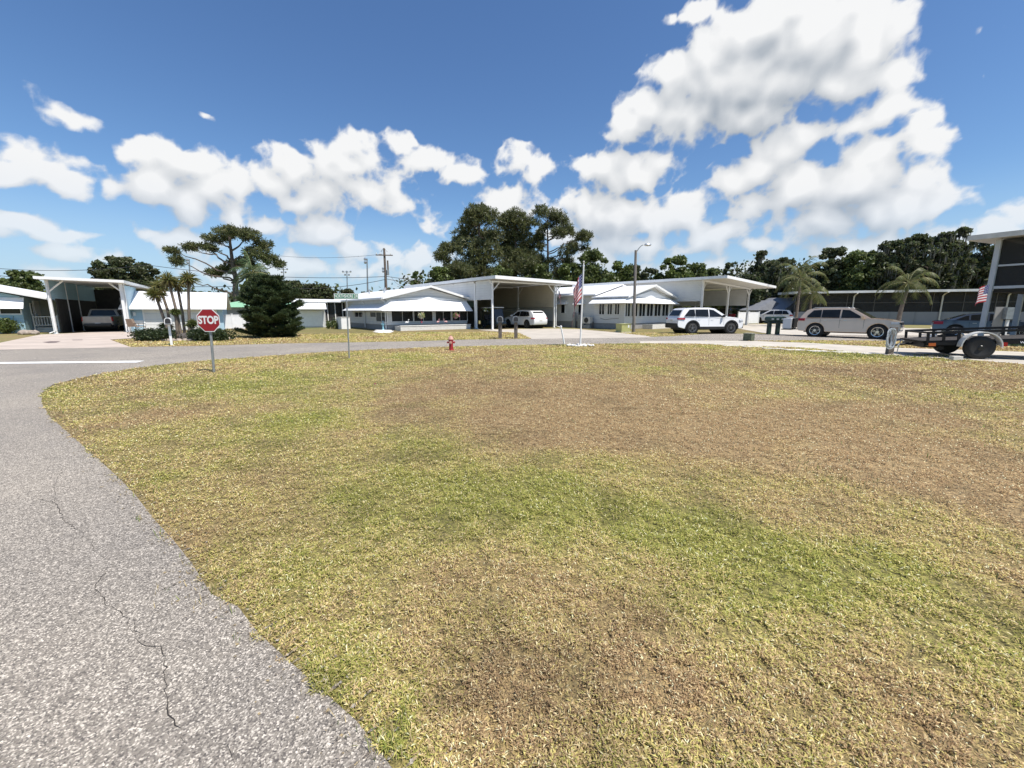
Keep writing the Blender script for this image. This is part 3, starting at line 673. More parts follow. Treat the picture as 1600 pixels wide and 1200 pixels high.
def side_win(h, O, a, x, p0, p1, y0, y1, panes, gmm=glass):
    A_, B_ = wall_pt(O, a, p0, y0, 'x', x), wall_pt(O, a, p1, y1, 'x', x)
    ya, yb = sorted((A_.y, B_.y)); z0, z1 = sorted((A_.z, B_.z)); return frame_y(h, 'window', x, ya, yb, z0, z1, panes, gm=gmm), ya, yb, z0, z1
def side_awning(h, x, y0, y1, z1, z0, out):
    m = MB(); m.plate([(x-.02, y1, z1), (x-.02, y0, z1), (x-out, y0, z0), (x-out, y1, z0)], .03)
    m.plate([(x-.02, y0-.012, z1), (x-.02, y0-.012, z0), (x-out, y0-.012, z0)], .02); m.plate([(x-.02, y1+.012, z1), (x-.02, y1+.012, z0), (x-out, y1+.012, z0)], .02)
    return m.build('awning', awnw, h)
_, ya, yb, z0, z1 = side_win(h, O1, A1, 0, 605, 589, 488, 502, 2)
_, yc, yd, _, _ = side_win(h, O1, A1, 0, 588, 579.5, 488, 495, 1)
side_awning(h, 0, ya-.1, yd+1.6, 2.15, 1.62, .95)
_, ya, yb, _, _ = side_win(h, O1, A1, 0, 567, 555, 488, 495, 2)
side_awning(h, 0, ya-.3, yb+.8, 2.15, 1.62, .95)
m = MB(); m.tube((-.45, .1, 2.52), (-.08, .1, 2.3), .045); m.tube((-.08, .1, 2.3), (-.08, .1, .1), .045); m.build('downspout', white, h)
m = MB(); m.tube((-.3, 5.2, 2.5), (-.08, 5.2, 2.3), .045); m.tube((-.08, 5.2, 2.3), (-.08, 5.2, .1), .045); m.build('downspout', white, h)
for (yy, xx) in ((6, 2.2), (8, 3.1), (11, 2.5)): 
    m = MB(); zz = 2.66+(3.72-2.66)*(xx+.45)/(W1/2+.45); m.lathe([(.07, zz-.05), (.07, zz+.28), (.11, zz+.3), (.02, zz+.38)], (xx, yy, 0), n=10); m.build('roof_vent', alu, h)
# block planter in front
def wp(O, a, x, y, z=0): c, s = math.cos(a), math.sin(a); return Vector((O[0]+x*c-y*s, O[1]+x*s+y*c, z))
pl = empty('planter', wp(O1, A1, .5, -1.5), A1, 'low white stone block planter along the front of the awning porch', 'planter')
m = MB(); m.box(0, 6.6, 0, .2, 0, .36); m.box(0, .2, .2, 1.2, 0, .36); m.box(6.4, 6.6, .2, 1.2, 0, .36); m.build('block_wall', slump, pl)
m = MB(); m.box(-.03, 6.63, -.03, .23, .36, .42); m.build('coping', stonew, pl)
m = MB(); m.box(.2, 6.4, .2, 1.2, .0, .28); m.build('soil', mat('soil', (.06, .045, .03), .95), pl)

# --- its tall flat carport
def wpt(O, a): return lambda x, y, z=0: wp(O, a, x, y, z)
cpt = empty('carport', wp(O1, A1, 7.75, -4), A1, 'tall flat white carport with tan upper walls, white car parked inside', 'carport')
X0, X1_ = 0.0, 7.3
m = MB(); m.hexa([(-.45,-1.1,4.22),(9.3,-1.1,4.10),(9.3,17,4.10),(-.45,17,4.22)], [(-.45,-1.1,4.42),(9.3,-1.1,4.30),(9.3,17,4.30),(-.45,17,4.42)]); m.build('roof', soff, cpt)
m = MB(); m.hexa([(-.5,-1.16,4.19),(9.35,-1.16,4.07),(9.35,-1.103,4.07),(-.5,-1.103,4.19)], [(-.5,-1.16,4.45),(9.35,-1.16,4.33),(9.35,-1.103,4.33),(-.5,-1.103,4.45)])
m.box(-.505,-.453,-1.1,17,4.19,4.45); m.box(9.303,9.35,-1.1,17,4.07,4.33); m.build('fascia', white, cpt)
m = MB(); m.box(-.1, 7.4, -.1, .1, 3.98, 4.1); m.box(-.1, 7.4, 6.4, 6.6, 3.98, 4.1); m.build('beam', postw, cpt)
carport_post(cpt, X0, 0, 3.98, braces=((1,0),)); carport_post(cpt, X1_, 0, 3.98, braces=((-1,0),(1,0)))
carport_post(cpt, X0, 2.6, 3.98, w=.2, braces=()); carport_post(cpt, X1_, 5.5, 3.98, braces=((0,-1),)); carport_post(cpt, X0+.05, 6.5, 3.98, braces=((1,0),))
m = MB(); m.box(-.05, .05, .12, 2.5, 2.55, 4.18); m.build('side_wall', lapg, cpt); m = MB(); m.box(-.05, .05, 2.7, 16.9, 2.55, 4.18); m.build('side_wall', lapg, cpt)
m = MB(); m.box(X1_-.03, X1_+.03, .1, 5.4, 1.95, 4.08); m.build('side_wall', lapt, cpt); m = MB(); m.box(X1_-.03, X1_+.03, 5.6, 13.5, 1.95, 4.08); m.build('side_wall', lapt, cpt)
m = MB(); m.box(.1, X1_-.1, 13.2, 13.3, 0, 4.05); m.build('back_wall', lapt, cpt)
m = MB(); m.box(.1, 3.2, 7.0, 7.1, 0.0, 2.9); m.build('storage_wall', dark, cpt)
m = MB(); m.box(.9, 3.0, 6.9, 6.96, 2.0, 2.6); m.build('blind', mat('teal_blind', (.08, .13, .11), .7), cpt)
m = MB(); m.path([(-.45,-.2,4.15),(-.2,-.05,3.9),(-.1,-.12,3.8),(-.1,-.12,.15),(-.25,-.35,.05)], .04, 6); m.build('downspout', white, cpt)
m = MB(); m.path([(7.45,-.12,3.9),(7.45,-.12,.15),(7.8,-.3,.05)], .045, 6); m.build('downspout', white, cpt)
fm = MB(); fm.box(X1_-.02, X1_+.03, 5.6, 12.8, .0, 1.55); fo = fm.build('rail_panel', lapt, cpt)

# --- second mobile home with the row of tall windows
O2 = Vector((9.8, 36.0, 0)); A2h = R(42); W2 = 8.0
h = empty('mobile_home', O2, A2h, 'white mobile home with a gabled sunroom of tall narrow windows, behind the street lamp', 'house')
m = MB(); m.prism_y([(0, .5), (0, 2.82), (W2/2, 3.85), (W2, 2.82), (W2, .5)], 0, 3.3); m.build('sunroom_wall', lapw, h)
m = MB(); m.prism_y([(.15, .6), (.15, 2.98), (W2/2+.2, 3.98), (W2-.1, 2.98), (W2-.1, .6)], 3.303, 17.5); m.build('wall', lapg, h)
m = MB(); m.box(.03, W2-.03, .03, 3.3, 0, .5); m.box(.2, W2-.15, 3.303, 17.4, 0, .6); m.build('skirting', skirt, h)
m = MB(); gable_roof(m, -.4, W2+.4, -.5, 3.35, 2.84, 3.94, .10); ro = m.build('sunroom_roof', roofy, h)
m = MB(); gable_roof(m, -.3, W2+.3, 3.0, 17.8, 3.10, 4.18, .12); m.build('roof', roofy, h)
m = MB()
for s_ in (-1, 1):
    xe = W2/2 + s_*(W2/2+.42)
    pr = [(W2/2, 3.965), (xe, 2.86), (xe, 2.70), (W2/2, 3.80)]
    m.prism_y(pr if s_ > 0 else pr[::-1], -.55, -.502)
m.build('fascia', white, h)
# skirt awning round the sunroom, peaked over the gable
aw = MB(); zt2, zb2 = 2.80, 2.24
aw.plate([(.35, -.03, zt2), (W2-.35, -.03, zt2), (W2-.1, -.95, zb2), (.0, -.95, zb2)], .03)
aw.prism_y([(.9, zt2-.02), (W2/2, zt2+.62), (W2-.9, zt2-.02)], -.14, -.06)
aw.plate([(W2-.34, -.03, zt2), (W2+.3, -.05, zb2+.1), (W2-.08, -.97, zb2)], .02)
aw.plate([(-.02, 3.25, zt2), (-.02, .05, zt2), (-.95, -.5, zb2), (-.95, 3.25, zb2)], .03)
aw.plate([(.33, -.04, zt2), (-.01, -.96, zb2), (-.96, -.52, zb2), (-.03, .04, zt2)], .025)
aw.build('awning', awnw, h)
zt, zb = 2.22, 1.12
npx = [973.5, 984.5, 996, 1008, 1020, 1032, 1044]
for i in range(6):
    a_, b_ = px_x(npx[i]+1.2, O2, A2h, 0), px_x(npx[i+1]-1.5, O2, A2h, 0)
    frame_x(h, 'window', 0, a_, b_, zb, zt, 2, fw=.045, mull=.07)
for (a_, b_) in ((968.5, 961), (957, 949.5), (945, 936.5)):
    side_win(h, O2, A2h, 0, a_, b_, 475, 491, 2)
for (a_, b_) in ((910, 904), (883, 877)):
    _, ya, yb, z0, z1 = side_win(h, O2, A2h, .15, a_, b_, 476, 489, 1); side_awning(h, .15, ya-.3, yb+.3, z1+.45, z1+.02, .6)
m = MB(); m.path([(-.35, .05, 2.75), (-.1, -.06, 2.5), (-.1, -.06, .1)], .04, 6); m.build('downspout', white, h); m = MB(); m.path([(W2+.35, -.2, 2.75), (W2+.08, -.06, 2.5), (W2+.08, -.06, .1)], .04, 6); m.build('downspout', white, h)
m = MB(); m.path([(-.02, 2.6, .95), (-.03, 2.0, .8), (-.03, 1.4, .9), (-.03, .6, .95)], .015, 5); m.build('cable', wirem, h)
ac = empty('air_conditioner', wp(O2, A2h, -.75, 3.6), A2h, 'small outdoor air conditioning unit on the wall left of the sunroom', 'air conditioner')
m = MB(); m.box(0, .36, -.45, .45, .45, 1.05); m.build('casing', offw, ac, bevel=.02)
m = MB(); m.lathe([(.22, -.02), (.24, -.015), (.24, 0), (.05, .0)], (-.005, .0, .75), 'x', 20); m.build('fan_grille', blackp, ac)
m = MB(); m.box(.02, .34, -.35, -.3, 0.3, .45); m.box(.02, .34, .3, .35, .3, .45); m.box(.02,.34,-.4,.4,.0,.3); m.build('stand', galv, ac)
um = empty('utility_meter', wp(O2, A2h, -.25, 5.2), A2h, 'pair of grey electric meter pipes and boxes against the white siding', 'electric meter')
m = MB(); m.box(-.08, .06, -.55, -.25, 0, 1.25); m.box(-.08, .06, .05, .4, 0, 1.35); m.build('cabinet', galv, um)
m = MB(); m.lathe([(.1, 0), (.1, .1), (.05, .14)], (0, -.4, 1.25), 'z', 12); m.build('meter_dome', blackp, um); m = MB(); m.lathe([(.11, 0), (.11, .1), (.05, .14)], (0, .22, 1.35), 'z', 12); m.build('meter_dome', blackp, um)
pl = empty('planter', wp(O2, A2h, 2.4, -1.3), A2h, 'low cream stone planter below the sunroom windows', 'planter')
m = MB(); m.box(0, 4.2, 0, .25, 0, .4); m.box(0, .25, .25, 1.0, 0, .4); m.build('block_wall', slump, pl); 
m = MB(); m.box(.25, 4.2, .25, 1.0, 0, .3); m.build('soil', MATS['soil'], pl)

cp2 = empty('carport', wp(O2, A2h, 8.3, -2.9), A2h, 'large open white carport with Y braced posts, right of the white sport utility car', 'carport')
ZL, ZR = 4.62, 4.28
m = MB(); m.hexa([(-.9,-2.4,ZL-.14),(13.3,-2.2,ZR-.14),(13.3,15,ZR-.14),(-.9,15,ZL-.14)], [(-.9,-2.4,ZL),(13.3,-2.2,ZR),(13.3,15,ZR),(-.9,15,ZL)]); m.build('roof', soff, cp2)
m = MB(); m.hexa([(-.95,-2.46,ZL-.2),(13.35,-2.26,ZR-.2),(13.35,-2.203,ZR-.2),(-.95,-2.403,ZL-.2)], [(-.95,-2.46,ZL+.04),(13.35,-2.26,ZR+.04),(13.35,-2.203,ZR+.04),(-.95,-2.403,ZL+.04)])
m.box(-.955,-.903,-2.4,15,ZL-.2,ZL+.04); m.box(13.303,13.35,-2.2,15,ZR-.2,ZR+.04); m.build('fascia', white, cp2)
m = MB(); m.hexa([(-.1,-.1,ZL-.34),(12.2,-.1,ZR-.31),(12.2,.1,ZR-.31),(-.1,.1,ZL-.34)], [(-.1,-.1,ZL-.17),(12.2,-.1,ZR-.142),(12.2,.1,ZR-.142),(-.1,.1,ZL-.17)])
m.box(6.0, 6.2, .12, 12, 4.1, 4.3); m.build('beam', postw, cp2)
carport_post(cp2, 0, 0, ZL-.35, braces=((1,0),(0,1)), w=.17); carport_post(cp2, 6.1, 0, 4.1, braces=((1,0),(-1,0)), w=.17); carport_post(cp2, 12.0, 0, 3.98, braces=((1,0),(-1,0)), w=.17); carport_post(cp2, 6.1, 6, 4.1, braces=((0,-1),)); carport_post(cp2, 12.0, 6, 3.98, braces=((0,-1),))
m = MB(); m.box(-.05, .05, .12, 14.9, 2.5, ZL-.16); m.build('side_wall', lapg, cp2)
m = MB(); m.box(11.97, 12.03, .2, 9.0, 2.2, 3.97); m.build('side_wall', lapw, cp2)
m = MB(); m.box(.2, 6.0, 7.5, 7.6, 0, 3.9); m.build('back_wall', lapt, cp2); m = MB(); m.box(6.1, 11.8, 14, 14.1, 2.3, 3.95); m.build('back_wall', lapt, cp2)
m = MB(); m.box(3.3, 5.6, 7.4, 7.47, .1, 2.9); m.build('garage_door', dark, cp2)
# --- left: blue cottage, boat carport, white roofed garage
A3 = R(33)
OB = G(42, 520.5)
h = empty('cottage', OB, A3, 'pale blue lap sided cottage with white window awning, at the left edge', 'house')
m = MB(); m.prism_y([(-9, .0), (-9, 2.55), (-4.5, 3.75), (0, 2.62), (0, 0)], 0, 10); m.build('wall', lapb, h)
m = MB(); gable_roof(m, -9.5, 1.6, -.5, 10.3, 2.50, 3.92, .14, -4.5); m.build('roof', white, h)
a_, b_ = px_x(4, OB, A3, 0), px_x(35, OB, A3, 0)
z1, z0 = wall_pt(OB, A3, 20, 482, 'y', 0).z, wall_pt(OB, A3, 20, 490, 'y', 0).z
frame_x(h, 'window', 0, a_, b_, z0, z1, 1, fw=.07)
zt_ = wall_pt(OB, A3, 20, 465, 'y', 0).z
m = MB(); m.plate([(a_-.5, -.03, zt_), (b_+.3, -.03, zt_), (b_+.3, -.5, z1-.02), (a_-.5, -.5, z1-.02)], .03); m.build('awning', awnw, h)
f = MB(); q0 = wall_pt(OB, A3, 46, 475, 'x', 0); q1 = wall_pt(OB, A3, 52, 491, 'x', 0)
fr = frame_y(h, 'window', 0, q0.y, q1.y, q1.z, q0.z, 1, out=1, fw=.08)
m = MB(); m.box(.003, .09, 1.9, 2.9, .35, 2.35); d_ = m.build('door', white, h); m = MB(); m.box(.09, .14, 2.0, 2.05, 1.25, 1.4); m.build('handle', galv, d_)
m = MB(); m.box(0.003, 1.4, 1.2, 3.4, 0, .18); m.box(.003, 1.0, 1.4, 3.2, .18, .35); m.build('step', slabm, h)
m = MB()
for (x_, y_) in ((1.35, 1.25), (.1, 1.25)): m.box(x_-.04, x_+.04, y_-.04, y_+.04, .0, 1.25)
m.box(.05, 1.38, 1.23, 1.27, 1.12, 1.18); m.box(.05, 1.38, 1.23, 1.27, .5, .55)
for k in range(8): m.box(.2+k*.15, .23+k*.15, 1.235, 1.265, .55, 1.12)
m.build('railing', white, h)

OC = G(88, 521.5)
c3 = empty('carport', OC, A3, 'tall narrow white carport with a pickup truck inside, left of the white roofed garage', 'carport')
WC = 3.75
m = MB(); m.hexa([(-.4,-.7,3.70),(WC+.35,-.7,3.60),(WC+.35,11,3.60),(-.4,11,3.70)], [(-.4,-.7,3.88),(WC+.35,-.7,3.78),(WC+.35,11,3.78),(-.4,11,3.88)]); m.build('roof', white, c3)
carport_post(c3, 0, 0, 3.68, braces=((1,0),), w=.16, bl=.8); carport_post(c3, WC, 0, 3.6, braces=((-1,0),), w=.16, bl=.6)
carport_post(c3, WC+.02, .45, 3.6, braces=(), w=.2); carport_post(c3, 0, 3.4, 3.7, braces=(), w=.12); carport_post(c3, 0, 6.0, 3.7, braces=(), w=.12)
m = MB(); m.box(-.03, .03, .1, 11, 2.45, 3.70); m.build('upper_wall', lapb, c3)
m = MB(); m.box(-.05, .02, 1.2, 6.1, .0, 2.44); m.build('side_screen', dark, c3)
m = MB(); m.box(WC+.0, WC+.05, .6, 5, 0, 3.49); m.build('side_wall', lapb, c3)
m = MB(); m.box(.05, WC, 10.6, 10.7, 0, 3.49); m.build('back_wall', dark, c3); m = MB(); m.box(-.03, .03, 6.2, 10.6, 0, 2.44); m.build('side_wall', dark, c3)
m = MB(); m.path([(0,-.15,3.6),(0.02,-.13,.2),(-.25,-.3,.05)], .04, 6); m.build('downspout', white, c3)
# shelves and clutter inside
sh = empty('shelf', wp(OC, A3, WC-.55, 2.2), A3, 'tall narrow shelf of boxes inside the carport, right of the pickup', 'shelf')
m = MB()
for k in range(5): m.box(0, .4, 0, 1.4, .3+k*.55, .33+k*.55)
for (x_, y_) in ((0,0),(.37,0),(0,1.37),(.37,1.37)): m.box(x_, x_+.03, y_, y_+.03, 0, 2.6)
m.build('rack', galv, sh)
for i, (y_, z_, c_) in enumerate(((.1,.33,(.5,.45,.4)),(.6,.33,(.25,.3,.4)),(.15,.88,(.6,.58,.55)),(.8,.88,(.35,.2,.15)),(.3,1.43,(.55,.55,.5)),(.2,1.98,(.3,.33,.3)),(.8,1.98,(.6,.6,.6)))):
    tag(MB().box(0, .3, 0, .4, 0, .34).build('storage_box', mat('box_%d' % i, c_, .7), None, bevel=.01), ['tan','blue grey','cream','brown','pale','green grey','white'][i]+' storage box on the carport shelf', 'box', 'boxes on the carport shelf').location = (0,0,0)
    o = bpy.data.objects['storage_box' if i == 0 else 'storage_box.%03d' % i]; p_ = wp(OC, A3, WC-.5, 2.2+y_, z_+.001); o.location = p_; o.rotation_euler.z = A3

OG = P(203, 516, 32.5); OG.z = 0; AG = R(31)
_k = pdir(349, 500); _k = _k.x/_k.y; WG = (OG.x-_k*OG.y)/(_k*math.sin(AG)-math.cos(AG))
h = empty('garage', OG, AG, 'low garage with white ribbed metal roof and blue corners, behind the small palms', 'garage')
m = MB(); m.box(0, WG, 0, 5.5, 0, 1.95); m.prism_x([(0, 1.95), (2.75, 3.05), (5.5, 1.95)], 0.0, WG); m.build('wall', mat('blue_wall', (.40, .56, .66), .7, vary=.06), h)
m = MB(); m.prism_x([(-.55, 1.80), (2.75, 3.22), (6.05, 1.80), (6.05, 1.70), (2.75, 3.12), (-.55, 1.70)], -.35, WG+.35); m.build('roof', roofw, h)
dx0, dx1 = px_x(227, OG, AG, 0), px_x(338, OG, AG, 0)
m = MB(); 
for k in range(4): m.box(dx0, dx1, -.05+.0*k, -.003, .06+k*.44, .06+k*.44+.425)
m.build('garage_door', siding('garage_door_white', (.74, .74, .73), .44, 'X', .5, .1), h)
m = MB(); m.box(dx0-.1, dx0, -.08, -.003, 0, 1.9); m.box(dx1, dx1+.1, -.08, -.003, 0, 1.9); m.box(dx0, dx1, -.08, -.003, 1.83, 1.9); m.build('door_frame', white, h)
m = MB(); m.box(.35, .5, -.12, -.003, 1.2, 1.5); m.build('wall_lamp', white, h)
m = MB(); m.box(.02, dx0-.15, -.03, -.003, .5, .85); m.build('wall_panel', white, h)
# patio chairs
def patio_chair(loc, rz, label):
    e = empty('patio_chair', loc, rz, label, 'chair', 'patio chairs beside the carport post')
    m = MB(); m.box(-.25, .25, -.25, .25, .42, .46); m.build('seat', mat('tan_sling', (.30, .22, .16), .8), e)
    m = MB(); m.plate([(-.24, .24, .46), (.24, .24, .46), (.24, .42, 1.0), (-.24, .42, 1.0)], .03); m.build('backrest', MATS['tan_sling'], e)
    for (x_, y_) in ((-.26,-.24),(.26,-.24),(-.26,.26),(.26,.26)): MB().tube((x_, y_, 0), (x_, y_*.9, .45), .018, n=6).build('leg', blackm, e)
    m = MB(); 
    for s_ in (-1, 1): m.path([(s_*.28,-.24,.44),(s_*.28,-.24,.66),(s_*.28,.32,.68)], .016, 6)
    m.build('armrest', blackm, e); return e
q = P(209, 518, 31.0); patio_chair((q.x, 31.0, 0), R(205), 'tan patio chair nearest the white carport post')
q = P(221, 518, 30.6); patio_chair((q.x, 30.6, 0), R(120), 'tan patio chair turned sideways near the garage door')

# neighbours behind the hedge line
def simple_house(loc, a, w, d, ze, zr, wallm, roofm, label, cat='house', name='house', win=(), hip=0.0, ridge='x'):
    e = empty(name, loc, a, label, cat)
    m = MB(); m.box(0, w, 0, d, 0, ze)
    m.build('wall', wallm, e)
    m = MB(); r = .4
    b = [(-r,-r,ze),(w+r,-r,ze),(w+r,d+r,ze),(-r,d+r,ze)]
    if ridge == 'x': t_ = [(hip, d/2, zr), (w-hip, d/2, zr)]; fs = [(0,1,5,4),(1,2,5),(2,3,4,5),(3,0,4),(3,2,1,0)]
    else: t_ = [(w/2, hip, zr), (w/2, d-hip, zr)]; fs = [(0,1,4),(1,2,5,4),(2,3,5),(3,0,4,5),(3,2,1,0)]
    m.add(b+t_, fs); m.build('roof', roofm, e)
    for (x0, x1, z0, z1) in win: frame_x(e, 'window', 0, x0, x1, z0, z1, 1)
    return e
groof = siding('green_metal_roof', (.30, .56, .36), .4, 'X', .5, .2)
q = P(352, 500, 47); simple_house((q.x-2, 47, 0), R(-8), 7.5, 8, 2.0, 3.1, mat('grey_wall', (.30,.31,.30), .8), groof, 'pale green hip roofed house behind the white vinyl fence', hip=3.2)
# white vinyl fences left and right of the dark conifer
def vfence(p, q_, hgt, label, n=3):
    d = q_-p; L_ = d.length; a_ = math.atan2(d.y, d.x); e = empty('vinyl_fence', p, a_, label, 'fence')
    m = MB(); m.box(0, L_, -.025, .025, .06, hgt-.05); m.build('panel', pvc, e)
    m = MB()
    for k in range(n+1): x_ = L_*k/n; m.box(x_-.06, x_+.06, -.06, .06, 0, hgt); m.box(x_-.08, x_+.08, -.08, .08, hgt, hgt+.05)
    m.box(0, L_, -.04, .04, hgt-.12, hgt-.04); m.build('post', pvc, e)
p_ = P(1152, 508, 50.5); q_ = P(1184, 508, 52.5); p_.z = q_.z = 0; vfence(p_, q_, 1.5, 'low white vinyl fence panel at the right side of the large carport', 2)
p_ = P(347, 512, 36.2); q_ = P(398, 512, 37.5); p_.z = q_.z = 0; vfence(p_, q_, 1.3, 'white vinyl fence between the garage and the dark conifer')
sb = P(458, 512, 40); sb.z = 0
e = empty('garden_shed', sb, R(18), 'white shed with sloped white awning roof right of the dark conifer', 'shed')
m = MB(); m.box(0, 2.9, 0, 4, 0, 2.3); m.build('wall', lapg, e)
m = MB(); m.plate([(.0,.1,2.6),(3.0,.1,2.6),(3.2,-.9,1.75),(.4,-.9,1.75)], .04); m.build('awning', awnw, e)
m = MB(); m.hexa([(-.3,-.3,2.4),(3.2,-.3,2.4),(3.2,4.3,2.55),(-.3,4.3,2.55)], [(-.3,-.3,2.5),(3.2,-.3,2.5),(3.2,4.3,2.65),(-.3,4.3,2.65)]); m.build('roof', white, e)
m = MB(); m.box(.3, 2.7, -.04, -.003, .1, 1.6); m.build('door', white, e)
sb = P(492, 512, 41); sb.z = 0
e = empty('screened_porch', sb, R(38), 'small white porch with tall dark screens, left of the street name sign', 'porch')
m = MB(); m.box(0, 4.4, 0, .08, 0, .55); m.box(0, .6, 0, .08, .55, 2.45); m.box(4.2, 4.4, 0, .08, .55, 2.45); m.box(0, .08, .08, 4, 0, 2.45); m.box(4.32, 4.4, .08, 4, 0, 2.45); m.build('wall', lapg, e)
m = MB(); m.box(.6, 4.2, .03, .05, .55, 2.4); m.build('screen', screen, e)
m = MB()
for k in range(1, 5): m.box(.6+k*.72-.04, .6+k*.72+.04, -.01, .028, .55, 2.42)
m.build('mullion', postw, e)
m = MB(); m.hexa([(-1.2,-.6,2.45),(4.9,-.6,2.45),(4.9,4.2,2.7),(-1.2,4.2,2.7)], [(-1.2,-.6,2.6),(4.9,-.6,2.6),(4.9,4.2,2.85),(-1.2,4.2,2.85)]); m.build('roof', white, e)
q = G(534, 514.7)
e = empty('deck_box', q, A1, 'white cabinet with grey side standing on the lawn by the house wall', 'cabinet')
m = MB(); m.box(0, .75, 0, 1.4, 0, 1.0); m.build('body', white, e, bevel=.02)
m = MB(); m.box(-.03, .78, -.03, 1.43, 1.0, 1.06); m.build('lid', offw, e, bevel=.02)

# --- far right: long screened shelter with a white roof
pa = P(1238, 508, 53.0); pb = P(1640, 508, 44.5); pa.z = pb.z = 0; d = pb-pa; LL = d.length; aa = math.atan2(d.y, d.x)
e = empty('storage_shelter', pa, aa, 'long low shelter with white roof and black screens behind the palms', 'shelter')
m = MB(); m.hexa([(-.4,-1,3.72),(LL,-1,3.72),(LL,8,3.9),(-.4,8,3.9)], [(-.4,-1,3.98),(LL,-1,3.98),(LL,8,4.2),(-.4,8,4.2)]); m.build('roof', siding('shelter_roof', (.82,.82,.80), .5, 'X', .5, .3, dirt=.2), e)
m = MB(); m.box(0, LL, .04, .08, 1.5, 3.72); m.build('screen', screen, e)
m = MB(); m.box(0, LL, 0, .06, 0, 1.5); m.build('low_wall', siding('grey_panel', (.24,.25,.27), 2.4, 'X', .6, .5), e)
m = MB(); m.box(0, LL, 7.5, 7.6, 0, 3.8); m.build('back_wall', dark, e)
n = int(LL/2.7)
m = MB()
for k in range(n+1): x_ = k*2.7; m.box(x_-.03, x_+.03, -.005, .035, 1.52, 3.7)
m.box(0, LL, -.008, -.002, 2.55, 2.6); m.build('mullion', mat('bronze', (.10,.09,.08), .5), e)
for k in (2, 5, 7): MB().path([(k*2.75+.5, -1.02, 3.7), (k*2.75+.55, -.3, 3.5), (k*2.75+.5, -.1, 3.3), (k*2.75+.5, -.1, .0)], .075, 6).build('downspout', offw, e)
q = P(1178, 508, 58); simple_house((q.x, 58, 0), R(8), 5.0, 6, 1.7, 3.1, mat('grey_cladding', (.22,.24,.26), .7), mat('grey_roof', (.20,.21,.23), .6), 'small grey gabled shed nearest the big carport', 'shed', 'shed', ridge='y')
q = P(1222, 508, 56); simple_house((q.x, 56, 0), R(8), 5.0, 6, 1.7, 3.5, MATS['grey_cladding'], MATS['grey_roof'], 'grey gabled shed standing behind the palm trunk', 'shed', 'shed', ridge='y')

# --- right edge: raised screened deck of the neighbouring house
DX = Vector((23.1, 20.3, 0)); AD = math.atan2(-.89, .47)
e = empty('screened_deck', DX, AD, 'raised house deck with black insect screens and white railings, at the right edge', 'house')
# local x runs along the side wall towards the viewer, local y runs back to the right
pw = mat('grey_white_frame', (.50, .52, .55), .5, vary=.06)
carport_post(e, 0, 0, 4.9, w=.18, braces=(), mt=pw); carport_post(e, 7.0, 0, 4.9, w=.24, braces=(), mt=pw); carport_post(e, 0, 5, 4.9, w=.2, braces=(), mt=pw)
m = MB(); m.hexa([(-.9,-.7,4.92),(8.5,-.7,4.92),(8.5,7,5.15),(-.9,7,5.15)], [(-.9,-.7,5.15),(8.5,-.7,5.15),(8.5,7,5.4),(-.9,7,5.4)]); m.build('roof', mat('roof_tan_white', (.60,.58,.54), .5), e)
m = MB(); m.box(.12, 6.9, -.03, .03, 3.65, 3.73); m.box(.12, 6.9, -.04, .04, 2.62, 2.74); m.box(-.03,.03,.12,4.9,3.65,3.73); m.box(-.04,.04,.12,4.9,2.62,2.74); m.build('rail', pw, e)
m = MB(); m.box(.12, 6.9, .045, .06, 2.75, 4.9); m.box(.045,.06,.12,4.9,2.75,4.9); m.build('screen', screen, e)
m = MB(); m.box(.1, 8, .08, 7, 2.45, 2.61); m.build('floor', dark, e)
m = MB(); m.box(1.2, 1.3, 1.5, 1.6, 0, 4.9); m.box(4, 4.1, 1.5, 1.6, 0, 4.9); m.box(2.2, 7, 2.4, 2.5, 0, 4.9); m.build('inner_wall', dark, e)
m = MB()
for k in range(3): m.box(1.5+k*1.3, 1.56+k*1.3, .3, .36, 0, 2.45)
m.box(1.5, 4.2, .3, .36, 1.2, 1.26); m.build('frame', pw, e)

# ------------------------------------------------------------------ vehicles
def spokes(name, r, m, parent, x, y, out, n=5, w=.055, style=0):
    mb = MB()
    for k in range(n):
        a = 2*math.pi*k/n + .3; c, s_ = math.cos(a), math.sin(a); p = Vector((x+c*.05, y, r+s_*.05)); q = Vector((x+c*(r*.66), y, r+s_*(r*.66)))
        wv = Vector((-s_, 0, c)); w0, w1 = w*.75, w*1.15
        mb.hexa([p-wv*w0+Vector((0,-.012,0)), p+wv*w0+Vector((0,-.012,0)), q+wv*w1+Vector((0,-.012,0)), q-wv*w1+Vector((0,-.012,0))],
                [p-wv*w0+Vector((0,.012,0)), p+wv*w0+Vector((0,.012,0)), q+wv*w1+Vector((0,.012,0)), q-wv*w1+Vector((0,.012,0))])
    mb.lathe([(.07,-.02),(.07,.02)], (x, y, r), 'y', 12)
    return mb.build(name, m, parent)
